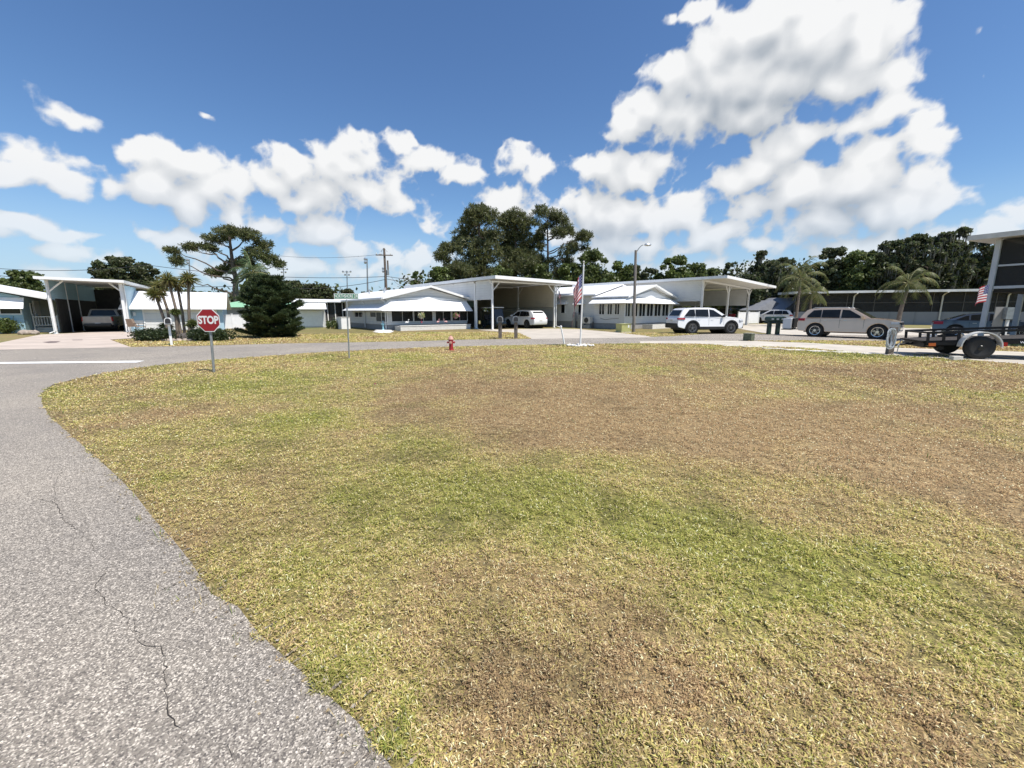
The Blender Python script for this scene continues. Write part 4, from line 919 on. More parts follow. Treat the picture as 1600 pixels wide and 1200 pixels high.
def wheel(parent, x, yo, r, side, tw=.24, rim=rimm, nsp=5, spw=.055):
    """side = +1 outer face towards +y"""
    w = MB(); y0 = yo - side*tw
    pr = [(r*.66, 0), (r*.72, -.012), (r*.93, -.004), (r, -.04), (r, -tw+.04), (r*.93, -tw), (r*.66, -tw)]
    w.lathe([(a, b*side) for a, b in pr], (x, yo, r), 'y', 28); wo_ = w.build('wheel', rubber, parent, smooth=True)
    b = MB(); b.lathe([(r*.655, -.05*side), (r*.655, -.045*side)], (x, yo, r), 'y', 24); b.build('brake_shadow', blackm, wo_)
    q = MB(); q.lathe([(r*.66, -.03*side), (r*.70, .006*side), (r*.70, .010*side), (r*.62, .004*side), (r*.62, -.04*side)], (x, yo, r), 'y', 28)
    ro_ = q.build('rim', rim, wo_, smooth=True); spokes('spoke', r, rim, wo_, x, yo-.012*side, side, nsp, spw)
    return wo_
def arc(xc, r, z0, n=9, zc=None, back=True):
    """points over a wheel arch from front (high x) to rear"""
    zc = r*.92 if zc is None else zc; pts = []
    a0 = math.asin(max(-1, min(1, (z0-zc)/r))); 
    for i in range(n+1):
        a = a0 + (math.pi-2*a0)*i/n; pts.append((xc+r*math.cos(a), zc+r*math.sin(a)))
    return pts
def car(name, label, cat, loc, yaw, paint, sp, group=None):
    e = empty(name, loc, yaw, label, cat, group)
    Lh = sp['L']/2; W = sp['W']/2; r = sp['r']; zs = sp['sill']; belt = sp['belt']
    def hw(x, z):
        t_ = max(0, (abs(x)-(Lh-.75))/.75); w = W - .20*t_**2.4*(1.0 if x > 0 else .7)
        if z > belt-.085: w -= (z-belt)*sp.get('tumble', .30) + .03
        w -= max(0, .55-z)*.10
        return w
    ra = r+.075
    low = list(sp['low'])      # outline over the top from rear bottom to front bottom
    bot = []
    for xc in (sp['xf'], sp['xr']): bot += arc(xc, ra, zs, 10, r)
    prof = low + bot
    def solid(prof, mname, m, inset=0.0, zmid=None):
        mb = MB(); n = len(prof)
        A = [(x, hw(x, z)-inset, z) for x, z in prof]; B = [(x, -hw(x, z)+inset, z) for x, z in prof]
        mb.add(A+B, [tuple(range(n))[::-1], tuple(range(n, 2*n))] + [(i, (i+1) % n, (i+1) % n + n, i+n) for i in range(n)])
        return mb
    mb = solid(prof, 'body', paint); gh = solid(sp['green'], 'body', paint); mb.add(gh.v, gh.f)
    body = mb.build('body', paint, e, smooth=True, bevel=.028, seg=2)
    # dark underbody fills the arches
    u = MB(); u.box(-Lh+.35, Lh-.35, -W+.30, W-.30, zs-.06, belt-.12); u.build('underbody', blackp, e)
    for xc in (sp['xr'], sp['xf']):
        m_ = MB(); m_.lathe([(ra-.005, -(W-.06)), (ra-.005, W-.06)], (xc, 0, r), 'y', 24); m_.build('wheel_arch_liner', blackm, e)
    def side_poly(poly, off, s_):
        return [(x, s_*(hw(x, z)+off), z) for x, z in poly]
    for s_ in (1, -1):
        for poly in sp['win']:
            m_ = MB(); pts = side_poly(poly, .010, s_); pin = side_poly(poly, -.02, s_); n = len(pts)
            m_.add(pts+pin, [tuple(range(n)), tuple(range(2*n-1, n-1, -1))] + [(i, i+n, (i+1) % n + n, (i+1) % n) for i in range(n)]); m_.build('side_window', glass, e)
        for xc in (sp['xr'], sp['xf']): wheel(e, xc, s_*(W-.02), r, s_, rim=sp.get('rim', rimm), nsp=sp.get('nsp', 5), spw=sp.get('spw', .055))
        for x in sp.get('doors', ()):
            z1 = belt-.02; z0 = zs+.12; m_ = MB(); n = 4; seq = [z0+(z1-z0)*k/n for k in range(n+1)]
            for za, zb in zip(seq[:-1], seq[1:]): m_.quad(*[(xx, s_*(hw(x, zz)+.003), zz) for xx, zz in ((x-.006, za), (x+.006, za), (x+.006, zb), (x-.006, zb))])
            m_.build('door_gap', blackm, e)
        for x in sp.get('handles', ()):
            z = belt-.10; y = s_*(hw(x, z)+.015); MB().cbox((x, y, z), (.17, .03, .03)).build('door_handle', sp.get('hm', alu), e, bevel=.006)
        x, z = sp['mirror']; y = s_*(hw(x, z)+.13); m_ = MB(); m_.cbox((x, y, z+.04), (.16, .24, .16)); m_.build('mirror', paint if not sp.get('bm') else blackp, e, bevel=.04, smooth=True)
        if sp.get('clad'):
            for xc in (sp['xr'], sp['xf']):
                a_ = arc(xc, ra-.004, zs, 12, r); b_ = arc(xc, ra+.075, zs, 12, r); m_ = MB()
                for i in range(12):
                    q_ = [a_[i], b_[i], b_[i+1], a_[i+1]]; o_ = side_poly(q_, .012, s_); i_ = side_poly(q_, -.03, s_)
                    m_.add(o_+i_, [(0,1,2,3), (7,6,5,4), (0,4,5,1), (1,5,6,2), (2,6,7,3), (3,7,4,0)])
                m_.build('arch_trim', blackp, e)
            m_ = MB(); xa, xb = sp['xr']+ra, sp['xf']-ra; o_ = side_poly([(xa, zs), (xb, zs), (xb, zs+.17), (xa, zs+.17)], .012, s_); i_ = side_poly([(xa, zs), (xb, zs), (xb, zs+.17), (xa, zs+.17)], -.05, s_)
            m_.add(o_+i_, [(0,1,2,3), (7,6,5,4), (0,4,5,1), (1,5,6,2), (2,6,7,3), (3,7,4,0)]); m_.build('sill_trim', blackp, e)
        # lamps wrap round the corners
        for (nm, key, m__) in (('taillight', 'tail', redl), ('headlight', 'head', clearl)):
            x0, x1, z0, z1 = sp[key]; m_ = MB(); o_ = side_poly([(x0, z0), (x1, z0), (x1, z1), (x0, z1)], .010, s_); i_ = [(x, yy*.80, z) for x, yy, z in o_]
            m_.add(o_+i_, [(0,1,2,3), (7,6,5,4), (0,4,5,1), (1,5,6,2), (2,6,7,3), (3,7,4,0)]); m_.build(nm, m__, e, bevel=.012)
        if sp.get('rails'):
            xa, xb, zr = sp['rails']; m_ = MB(); y = s_*(W-.03-(zr-belt)*.30-.10); m_.path([(xa, y, zr-.02), (xa+.1, y, zr+.045), (xb-.1, y, zr+.045), (xb, y, zr-.02)], .016, 6); m_.build('roof_rail', sp.get('rm', alu), e)
    for (nm, (x0, z0, x1, z1), ins) in (('windshield', sp['ws'], .10), ('rear_window', sp['rw'], .14)):
        m_ = MB(); d = Vector((x1-x0, 0, z1-z0)).normalized(); nrm = Vector((d.z, 0, -d.x)); nrm = nrm if nrm.z > 0 else -nrm
        p0, p1 = Vector((x0, 0, z0)) + nrm*.008, Vector((x1, 0, z1)) + nrm*.008
        ya, yb = hw(x0, z0)-ins, hw(x1, z1)-ins
        pts = [(p0.x, -ya, p0.z), (p0.x, ya, p0.z), (p1.x, yb, p1.z), (p1.x, -yb, p1.z)]; m_.plate(pts, .014); m_.build(nm, glass, e)
    x, z0, z1 = sp['grille']; m_ = MB(); w_ = hw(x, z0)-.25
    for k in range(7): m_.box(x-.05, x+.012, -w_+k*(2*w_/7)+.02, -w_+(k+1)*(2*w_/7)-.02, z0, z1)
    m_.build('grille', blackp, e)
    x, z0, z1 = sp['plate']; MB().box(x-.012, x+.01, -.16, .16, z0, z1).build('license_plate', offw, e)
    if sp.get('bump'):
        for (x0, x1, z0, z1) in sp['bump']:
            m_ = MB(); xx = (x0+x1)/2; w_ = hw(x0 if x0 < 0 else x1, .5)
            m_.hexa([(x0,-w_,z0),(x1,-w_-.01,z0),(x1,w_+.01,z0),(x0,w_,z0)], [(x0,-w_,z1),(x1,-w_-.01,z1),(x1,w_+.01,z1),(x0,w_,z1)]); m_.build('bumper', blackp, e, bevel=.03)
    return e
gold = mat('champagne_paint', (0.70, 0.53, 0.39), 0.28, metal=0.2, coat=1.0, vary=.03)
wcar = mat('white_car_paint', (0.80, 0.80, 0.80), 0.3, coat=1.0, vary=.02)
bcar = mat('steel_blue_paint', (0.075, 0.10, 0.15), 0.28, metal=0.35, coat=1.0, vary=.03)
rimd = mat('dark_grey_rim', (0.20, 0.20, 0.21), 0.35, metal=0.7, vary=.05)
SUV = dict(L=4.82, W=1.94, r=.395, xr=-1.42, xf=1.49, sill=.33, belt=1.10, tumble=.34,
    low=[(-2.33,.36),(-2.40,.52),(-2.41,.80),(-2.36,1.02),(-2.30,1.12),(.95,1.14),(1.25,1.16),(1.85,1.09),(2.22,.98),(2.36,.84),(2.41,.60),(2.33,.36)],
    green=[(-2.32,1.08),(-2.22,1.28),(-1.98,1.60),(-1.80,1.69),(-1.2,1.745),(-.2,1.75),(.25,1.70),(1.15,1.14),(.9,1.08)],
    win=[[(-1.92,1.17),(-1.88,1.30),(-1.62,1.60),(-1.22,1.63),(-1.22,1.17)],[(-1.17,1.17),(-1.17,1.63),(-.30,1.64),(-.30,1.16)],[(-.22,1.16),(-.22,1.64),(.12,1.61),(.80,1.18),(.72,1.16)]],
    doors=(-1.20,-.26,.85), handles=(-.95,.0), mirror=(.78,1.18), tail=(-2.37,-2.02,.97,1.12), head=(2.0,2.33,.82,.97),
    ws=(1.16,1.13,.27,1.68), rw=(-2.26,1.20,-2.0,1.58), grille=(2.37,.78,.93), plate=(-2.41,.8,.93), rails=(-1.7,.1,1.72))
# champagne sport utility car: rear and front wheels found from the ground they stand on
def place(px_r, px_f, base_px, Yr, wb, sign=1):
    """rear wheel under photo column px_r at distance Yr; heading so that the front wheel lands under px_f"""
    d = pdir(px_r, base_px); kr = d.x/d.y; d = pdir(px_f, base_px); kf = d.x/d.y
    xr = kr*Yr; best = None
    for i in range(720):
        a = math.pi*2*i/720; e_ = abs((xr+wb*math.cos(a)) - kf*(Yr+wb*math.sin(a)))
        if (sign > 0 and abs(a if a < math.pi else a-2*math.pi) < R(62)) or (sign < 0 and abs(a-math.pi) < R(62)):
            if best is None or e_ < best[0]: best = (e_, a)
    a = best[1]; return xr, Yr, a, Vector((xr+wb/2*math.cos(a), Yr+wb/2*math.sin(a), 0))
def car_at(px_r, px_f, base, Yr, sp, near, sign=1, yaw=None):
    xr, yr, a, c = place(px_r, px_f, base, Yr, sp['xf']-sp['xr'], sign)
    if yaw is not None: a = yaw
    wm_ = sp['W']/2-.1; off_ = Vector((-math.sin(a), math.cos(a), 0))*wm_*(near)      # near side is -y local (+1) or +y local (-1)
    f = Vector((math.cos(a), math.sin(a), 0)); p = Vector((xr, yr, 0)) + off_ - f*sp['xr']; p.z = .006
    return p, a
def car_fit(px_r, px_f, a, sp, near):
    d = pdir(px_r, 520); kr = d.x/d.y; d = pdir(px_f, 520); kf = d.x/d.y; wb = sp['xf']-sp['xr']
    Y = wb*(math.cos(a)-kf*math.sin(a))/(kf-kr); f = Vector((math.cos(a), math.sin(a), 0))
    p = Vector((kr*Y, Y, 0)) + Vector((-f.y, f.x, 0))*(sp['W']/2-.1)*near - f*sp['xr']; p.z = .012
    return p, a
p, a = car_fit(1273, 1371, R(-49), SUV, 1); print('gold yaw', math.degrees(a), p)
gold_p, gold_a = p, a
gj = car('sport_utility_car', 'champagne beige sport utility car parked on the road behind the stepping stones', 'car', p, a, gold, dict(SUV, spw=.06))
SUVB = dict(SUV, L=4.95, W=1.98, r=.40, xr=-1.42, xf=1.45, clad=True, bm=True, rim=rimd, hm=wcar, rm=blackp,
    low=[(-2.40,.46),(-2.47,.60),(-2.47,.85),(-2.40,1.08),(-2.35,1.14),(.95,1.16),(1.3,1.17),(2.0,1.10),(2.32,.98),(2.43,.84),(2.47,.60),(2.40,.40)],
    green=[(-2.37,1.10),(-2.27,1.30),(-2.05,1.62),(-1.92,1.73),(-1.2,1.79),(-.2,1.79),(.25,1.73),(1.18,1.15),(.9,1.10)],
    win=[[(-2.02,1.22),(-1.62,1.66),(-1.25,1.67),(-1.25,1.20)],[(-1.19,1.20),(-1.19,1.67),(-.26,1.67),(-.26,1.18)],[(-.18,1.18),(-.18,1.67),(.13,1.63),(.80,1.19),(.72,1.17)]],
    tail=(-2.45,-2.0,.98,1.09), head=(2.05,2.40,.84,.96), rw=(-2.32,1.24,-2.08,1.62), ws=(1.19,1.14,.28,1.70), plate=(-2.48,.86,.98), grille=(2.44,.62,.9), rails=(-1.8,.1,1.76), bump=[(-2.52,-2.25,.38,.72),(2.28,2.50,.36,.6)])
p, a = car_fit(1080.5, 1140.5, R(7), SUVB, 1); print('white yaw', math.degrees(a), p)
wc = car('sport_utility_car', 'white sport utility car with black arch trim, on the road before the big carport', 'car', p, a, wcar, SUVB)
SUVC = dict(SUV, rim=rimd, bm=False, hm=wcar, rails=None)
p, a = car_fit(1222, 1182, R(137), SUVC, -1); print('far yaw', math.degrees(a), p)
car('sport_utility_car', 'white sport utility car facing left on the concrete behind the dark mailboxes', 'car', p, a, wcar, SUVC)
CROSS = dict(SUV, L=4.66, W=1.9, r=.37, xr=-1.36, xf=1.46, sill=.30, belt=1.02,
    low=[(-2.24,.34),(-2.31,.50),(-2.32,.74),(-2.27,.95),(-2.20,1.02),(.95,1.05),(1.7,1.02),(2.12,.88),(2.30,.70),(2.32,.50),(2.25,.32)],
    green=[(-2.24,1.0),(-2.10,1.25),(-1.80,1.52),(-1.62,1.60),(-1.0,1.65),(-.2,1.66),(.25,1.61),(1.15,1.06),(.9,1.0)],
    win=[[(-1.70,1.12),(-1.50,1.45),(-1.22,1.53),(-1.22,1.10)],[(-1.17,1.10),(-1.17,1.54),(-.30,1.56),(-.30,1.09)],[(-.22,1.09),(-.22,1.56),(.12,1.52),(.80,1.11),(.72,1.09)]],
    tail=(-2.29,-1.95,.84,.97), head=(1.95,2.24,.72,.86), ws=(1.16,1.05,.27,1.59), rw=(-2.16,1.10,-1.84,1.50), grille=(2.29,.5,.8), plate=(-2.325,.68,.8), rails=(-1.5,.1,1.62), mirror=(.78,1.10))
car('crossover_car', 'white hatchback crossover car parked under the tan walled carport, rear towards the road', 'car', wp(O1, A1, 12.7, -2.4, .006)+Vector((0,0,0)), A1+R(90), wcar, CROSS)
SED = dict(SUV, L=4.85, W=1.85, r=.34, xr=-1.38, xf=1.42, sill=.24, belt=.92, tumble=.42,
    low=[(-2.33,.30),(-2.41,.50),(-2.40,.78),(-2.32,.96),(-1.85,1.01),(-1.4,1.0),(.95,.97),(1.6,.90),(2.15,.76),(2.36,.60),(2.41,.42),(2.33,.26)],
    green=[(-1.9,.97),(-1.55,1.10),(-1.0,1.34),(-.5,1.44),(-.1,1.46),(.25,1.42),(1.2,.97),(.9,.93)],
    win=[[(-1.42,1.03),(-1.02,1.26),(-.88,1.30),(-.86,1.02)],[(-.80,1.02),(-.80,1.32),(-.30,1.38),(-.12,1.385),(-.12,1.0)],[(-.04,1.0),(-.04,1.385),(.12,1.37),(.85,1.01)]],
    doors=(-.83,-.08,.9), handles=(-.62,.12), mirror=(.78,1.0), tail=(-2.38,-1.95,.74,.92), head=(1.95,2.30,.58,.72),
    ws=(1.22,.98,.28,1.41), rw=(-1.86,1.02,-1.02,1.36), grille=(2.37,.4,.6), plate=(-2.415,.62,.74), rails=None)
p = P(1454, 523, 26.5); sa_ = R(-43); f = Vector((math.cos(sa_), math.sin(sa_), 0)); c = Vector((p.x, 26.5, 0)) + f*2.42 + Vector((-f.y, f.x, 0))*.9; c.z = .01
car('sedan_car', 'steel blue sedan parked behind the black trailer and deck post', 'car', c, sa_, bcar, SED)
TRUCK = dict(SUV, L=5.4, W=1.95, r=.38, xr=-1.6, xf=1.75, sill=.42, belt=1.14,
    low=[(-2.65,.50),(-2.70,.62),(-2.70,1.15),(-.72,1.15),(1.2,1.14),(1.9,1.12),(2.55,1.02),(2.68,.80),(2.68,.52),(2.60,.45)],
    green=[(-.75,1.12),(-.68,1.60),(-.55,1.72),(.3,1.72),(.5,1.68),(1.2,1.14),(1.0,1.1)],
    win=[[(-.58,1.2),(-.55,1.6),(.32,1.62),(.9,1.2)]], doors=(-.6,.8), handles=(-.4,), mirror=(.95,1.2), tail=(-2.69,-2.55,.78,1.1), head=(2.3,2.62,.8,.95), ws=(1.2,1.15,.5,1.66), rw=(-.74,1.2,-.68,1.62), grille=(2.66,.6,.9), plate=(-2.71,.55,.68), rails=None, bump=[(-2.82,-2.6,.45,.62)])
car('pickup_truck', 'off white pickup truck in the dark carport, tailgate towards the road', 'truck', wp(OC, A3, 1.75, 4.8, .02), A3+R(90), mat('shaded_white_paint', (.33,.31,.28), .4, coat=.5), TRUCK)  # white truck paint, darkened so the colour carries the carport's shade

# bike rack with a white cargo box behind the champagne car
f = Vector((math.cos(gold_a), math.sin(gold_a), 0)); bp = gold_p - f*2.42
e = empty('cargo_carrier', (bp.x, bp.y, 0), gold_a, 'white ribbed box on a black hitch carrier behind the champagne car', 'carrier')
m = MB(); m.path([(0,0,.42),(-.55,0,.42),(-.55,0,.60)], .03, 6); m.box(-.35,-.25,-.5,.5,.52,1.12); m.build('hitch_frame', blackm, e)
m = MB(); m.box(-.85,-.36,-.62,.62,.44,1.12); m.build('box', siding('ribbed_white', (.66,.67,.68), .12, 'Y', .5, .3), e, bevel=.04)
m = MB(); m.box(-.88,-.34,-.66,.66,.38,.438); m.build('tray', blackm, e)

# golf carts
def golf_cart(loc, rz, body, roofc, seatc, label):
    e = empty('golf_cart', loc, rz, label, 'golf cart', 'golf carts under the carports')
    m = MB(); m.prism_y([(-1.2,.30),(-1.2,.62),(-.9,.72),(-.25,.70),(-.2,.36),(.45,.34),(.75,.72),(1.15,.66),(1.25,.42),(1.2,.28)], -.58, .58); m.build('body', body, e, bevel=.03)
    for s_ in (1, -1):
        for x in (-.82, .85): wheel(e, x, s_*.60, .23, s_, tw=.18, rim=rimm, nsp=6, spw=.03)
    for y in (-.5, .02): MB().box(-.75,-.2,y,y+.48,.70,.83).build('seat', seatc, e, bevel=.03); MB().hexa([(-.82,y,.83),(-.72,y,.83),(-.72,y+.48,.83),(-.82,y+.48,.83)],[(-.95,y,1.25),(-.86,y,1.25),(-.86,y+.48,1.25),(-.95,y+.48,1.25)]).build('seat_back', seatc, e, bevel=.03)
    m = MB(); m.hexa([(-1.25,-.6,1.83),(.85,-.6,1.86),(.85,.6,1.86),(-1.25,.6,1.83)],[(-1.2,-.55,1.89),(.8,-.55,1.93),(.8,.55,1.93),(-1.2,.55,1.89)]); m.build('roof', roofc, e, bevel=.02)
    for s_ in (1,-1):
        MB().path([(.95,s_*.52,.68),(.62,s_*.52,1.86)], .02, 6).build('roof_post', blackm, e); MB().path([(-1.1,s_*.52,.62),(-1.12,s_*.52,1.84)], .02, 6).build('roof_post', blackm, e)
    m = MB(); m.plate([(.95,-.5,.72),(.95,.5,.72),(.64,.5,1.8),(.64,-.5,1.8)], .01); m.build('windshield', mat('tinted_screen', (.03,.03,.03), .1), e)
    m = MB(); m.path([(.7,.28,.7),(.42,.28,.98)], .018, 6); 
    for k in range(10): a0, a1 = k*.628, (k+1)*.628; m.path([(.42+.1*math.sin(a0)*.5,.28+.16*math.cos(a0),.98+.13*math.sin(a0)),(.42+.1*math.sin(a1)*.5,.28+.16*math.cos(a1),.98+.13*math.sin(a1))], .012, 4)
    m.build('steering_wheel', blackp, e); return e
golf_cart(wp(O1, A1, 9.6, -1.6, .01), A1-R(90), mat('dark_green_body', (.02,.03,.025), .3, coat=.6), white, blackp, 'dark golf cart with a white roof between the carport posts')
golf_cart(wp(O2, A2h, 18.9, -1.3, .01), A2h+R(175), mat('dark_red_body', (.28,.02,.02), .3, coat=.6), blackp, mat('red_seat', (.42,.04,.05), .6), 'red golf cart with a black roof under the large white carport')

# utility trailer
TP = G(1530, 562); ta = R(-7)
TY = TP.y
ta = R(-25)
e = empty('utility_trailer', (TP.x+1.1*math.sin(-ta), TP.y+1.1*math.cos(ta), 0.016), ta, 'black open utility trailer with white fender parked beside the sedan', 'trailer')
e.rotation_euler.y = -R(3.5)
W_ = .86
def bar(mb, x0, x1, y0, y1, z0, z1): mb.box(x0, x1, y0, y1, z0, z1)
m = MB(); 
for s_ in (1,-1):
    bar(m, -1.25, 3.4, s_*W_-.03, s_*W_+.03, .46, .58)
bar(m, -1.25,-1.19, -W_+.03, W_-.03, .46, .58); bar(m, 3.34, 3.4, -W_+.03, W_-.03, .46, .58)
for k in range(6): bar(m, -.7+k*.7, -1.24+k*.7, -W_+.03, W_-.03, .47, .53)
m.build('frame', blackm, e)
m = MB(); 
for k in range(9): m.box(-1.35, 3.33, -W_+.04+k*.2, -W_+.22+k*.2, .585, .62)
m.build('deck', mat('dark_deck_wood', (.045,.038,.032), .85, vary=.3), e)
m = MB()
for s_ in (1,-1):
    bar(m, -1.25, 3.4, s_*W_-.03, s_*W_+.03, .85, .93)
    for x in (-1.25,-.85,-.48, 1.35, 2.1, 2.75, 3.34): bar(m, x, x+.07, s_*W_-.025, s_*W_+.025, .58, .86)
bar(m, -1.25,-1.19,-W_+.03,W_-.03,.86,.92)
m.build('side_rail', blackm, e)
rimk = mat('black_rim', (.02,.02,.02), .35, metal=.3)
for s_ in (-1, 1): 
    y = s_*(W_+.26); w = MB(); w.lathe([(.22,0),(.25,.012*s_),(.33,.0),(.37,-.04*s_),(.37,-.18*s_),(.33,-.22*s_),(.22,-.22*s_)], (0, y, .37), 'y', 32); wo_ = w.build('wheel', rubber, e, smooth=True)
    q = MB(); q.lathe([(.225,-.03*s_),(.18,-.05*s_),(.10,-.02*s_),(.06,.02*s_),(.0001,.02*s_)], (0, y, .37), 'y', 28); q.build('rim', rimk, wo_, smooth=True)
    q = MB()
    for k in range(8): a_ = k*math.pi/4+.2; q.lathe([(.022,-.005),(.022,.004)], (.145*math.cos(a_), y-.032*s_, .37+.145*math.sin(a_)), 'y', 10)
    q.build('rim_holes', clearl, wo_)
    fn = MB(); n = 14
    for i in range(n):
        a0, a1 = math.pi*i/n, math.pi*(i+1)/n; r0, r1 = .46, .495; ya, yb = sorted((s_*(W_+.03), s_*(W_+.30)))
        P4 = [(r0*math.cos(a0), r0*math.sin(a0)), (r1*math.cos(a0), r1*math.sin(a0)), (r1*math.cos(a1), r1*math.sin(a1)), (r0*math.cos(a1), r0*math.sin(a1))]
        fn.prism_y([(x, .42+z*.95) for x, z in P4], ya, yb)
    fn.build('fender', mat('dull_white_fender', (.66,.65,.62), .5, metal=.1), e)
    MB().box(.50, .62, s_*(W_+.18)-.04, s_*(W_+.18)+.04, .40, .52).build('reflector', redl, e)
m = MB(); m.path([(-1.25,0,.5),(-1.9,0,.42)], .04, 4); m.box(-1.31,-1.25,-W_,W_,.40,.56); m.build('hitch', blackm, e)
MB().box(-1.2,-1.02,-W_-.06,-W_-.032,.44,.54).build('side_marker', mat('orange_lens', (.6,.14,.03), .3), e)
m = MB(); m.path([(-1.3,-.7,.42),(-.8,-.7,.38)], .03, 6); m.box(-.9,-.75,-.76,-.64,.30,.42); m.build('jack', blackm, e)
textmesh('lettering', 'www.BigTexTrailers.com', .15, white, e, (1.75, -W_-.034, .515), (R(90), 0, 0), .001, 'CENTER')
tag(MB().box(0,.32,0,.15,0,.14).build('chock_block', slabm, None, bevel=.01), 'grey concrete block on the grass edge by the black trailer wheel', 'block').location = G(1489, 563.5)

# ------------------------------------------------------------------ plants
def rnd_unit(g, n):
    v = g.normal(size=(n, 3)); return v/np.linalg.norm(v, axis=1)[:, None]
def leaf_quads(c, g, size, aspect=1.6, up=0.0):
    """one small leaf card (kite) round every centre"""
    n = len(c); d = rnd_unit(g, n); d[:, 2] += up; d /= np.linalg.norm(d, axis=1)[:, None]
    r = rnd_unit(g, n); s = np.cross(d, r); s /= np.linalg.norm(s, axis=1)[:, None]
    sz = size*(0.6+0.8*g.random(n))[:, None]; V = np.empty((n, 4, 3))
    V[:, 0] = c - d*sz*.5*aspect; V[:, 1] = c - s*sz*.5; V[:, 2] = c + d*sz*.5*aspect; V[:, 3] = c + s*sz*.5
    return V
def crown_mesh(name, clumps, n, size, parent, g, pal, aspect=1.6, m=None, shell=.55, up=0.0):
    """clumps: (x,y,z,rx,ry,rz); leaves fill each, thicker near the skin"""
    vol = np.array([(c[3]*c[4]*c[5])**(2/3) for c in clumps]); k = g.choice(len(clumps), n, p=vol/vol.sum())
    C = np.array(clumps)[k]; u = rnd_unit(g, n)*(shell+(1-shell)*g.random(n))[:, None]**.8
    u += g.normal(size=(n, 3))*.17
    c = C[:, :3] + u*C[:, 3:6]
    V = leaf_quads(c, g, size, aspect, up); t = g.random(n)
    pal = np.array(pal); i = (g.random(n)*len(pal)).astype(int); cl = g.random(len(clumps))[k]
    tint = pal[i]*(0.72+0.5*t)[:, None]*(0.80+0.45*cl)[:, None]
    return np_mesh(name, V.reshape(-1, 3), 4, m or foli, parent, tint=tint)
OAK = [(0.104, 0.138, 0.041), (0.129, 0.162, 0.048), (0.08, 0.114, 0.035), (0.147, 0.174, 0.056)]
OAKD = [(0.084, 0.106, 0.043), (0.066, 0.09, 0.036), (0.108, 0.125, 0.051), (0.121, 0.125, 0.068)]
OAKL = [(0.126, 0.168, 0.042), (0.16, 0.196, 0.058), (0.097, 0.134, 0.036)]
PINE = [(0.109, 0.125, 0.044), (0.137, 0.148, 0.054), (0.08, 0.099, 0.036), (0.154, 0.151, 0.067)]
MOSS = [(.13,.13,.105),(.17,.165,.135),(.10,.10,.08)]
def limb(mb, p, q, r0, r1, g, n=5, wob=.06):
    p, q = Vector(p), Vector(q); L_ = (q-p).length; pts = []
    for i in range(n+1):
        t_ = i/n; v = p.lerp(q, t_) + Vector((g.normal()*wob*L_, g.normal()*wob*L_, g.normal()*wob*L_*.6))*math.sin(math.pi*t_); pts.append(v)
    mb.path(pts, [r0+(r1-r0)*i/n for i in range(n+1)], 6)
    return pts
def tree(name, label, cat, px, top, Y, half_px, seed, pal=OAK, base_z=0.0, crown_lo=.25, n=7000, leaf=.30, nb=22, tr=.28, group=None, flat=.75, moss=0, squeeze=1.0, gaps=.5, fill=True):
    """broadleaf tree: px column, top row in the photo, distance, half width in photo pixels"""
    g = np.random.default_rng(seed); T = P(px, top, Y); H = T.z-base_z; Wd = half_px/FPX*Y/1.0146
    e = empty(name, (T.x, Y, base_z), 0, label, cat, group)
    cl = []; 
    for i in range(nb):
        a = g.random()*2*math.pi; rr = math.sqrt(g.random()); z = crown_lo + (1-crown_lo)*g.random()
        env = math.sin(math.pi*min(1, max(.0, (z-crown_lo)/(1-crown_lo)*.78+.16)))**.6
        rad = Wd*rr*env; cs = Wd*(.10+.15*g.random())*gaps*1.9
        zz = min(H*z, H-cs*flat*.85)
        cl.append((rad*math.cos(a), rad*math.sin(a)*.9, zz, cs, cs, cs*flat))
    tt = g.random()*.2-.1
    if fill: cl += [(g.normal()*.15*Wd, 0, H*(.30+.12*k), Wd*.62, Wd*.5, H*.17) for k in range(4)]
    cl.append((tt*Wd, 0, H-Wd*.2*flat, Wd*.26, Wd*.26, Wd*.20*flat))
    crown_mesh('crown', cl, n, leaf, e, g, pal)
    m = MB(); fork = Vector((g.normal()*.1, g.normal()*.1, H*(crown_lo+.06))); limb(m, (0,0,-.05), fork, tr*1.15, tr*.75, g, 5, .02)
    for c in cl[::max(1, len(cl)//9)]: limb(m, fork, (c[0], c[1], c[2]-c[5]*.3), tr*.5, tr*.12, g, 5, .08)
    m.build('trunk', bark, e, smooth=True)
    if moss:
        k = g.choice(len(cl), moss); C = np.array(cl)[k]; u = rnd_unit(g, moss); c = C[:, :3]+u*C[:, 3:6]*np.array((1,1,-.6)); ln = .4+g.random(moss)*1.1
        V = np.empty((moss, 4, 3)); s = rnd_unit(g, moss)*.10; s[:, 2] = 0
        V[:, 0] = c-s; V[:, 1] = c+s; V[:, 2] = c+s*.3; V[:, 3] = c-s*.3; V[:, 2, 2] -= ln; V[:, 3, 2] -= ln
        np_mesh('hanging_moss', V.reshape(-1, 3), 4, foli, e, tint=np.array(MOSS)[(g.random(moss)*3).astype(int)])
    return e
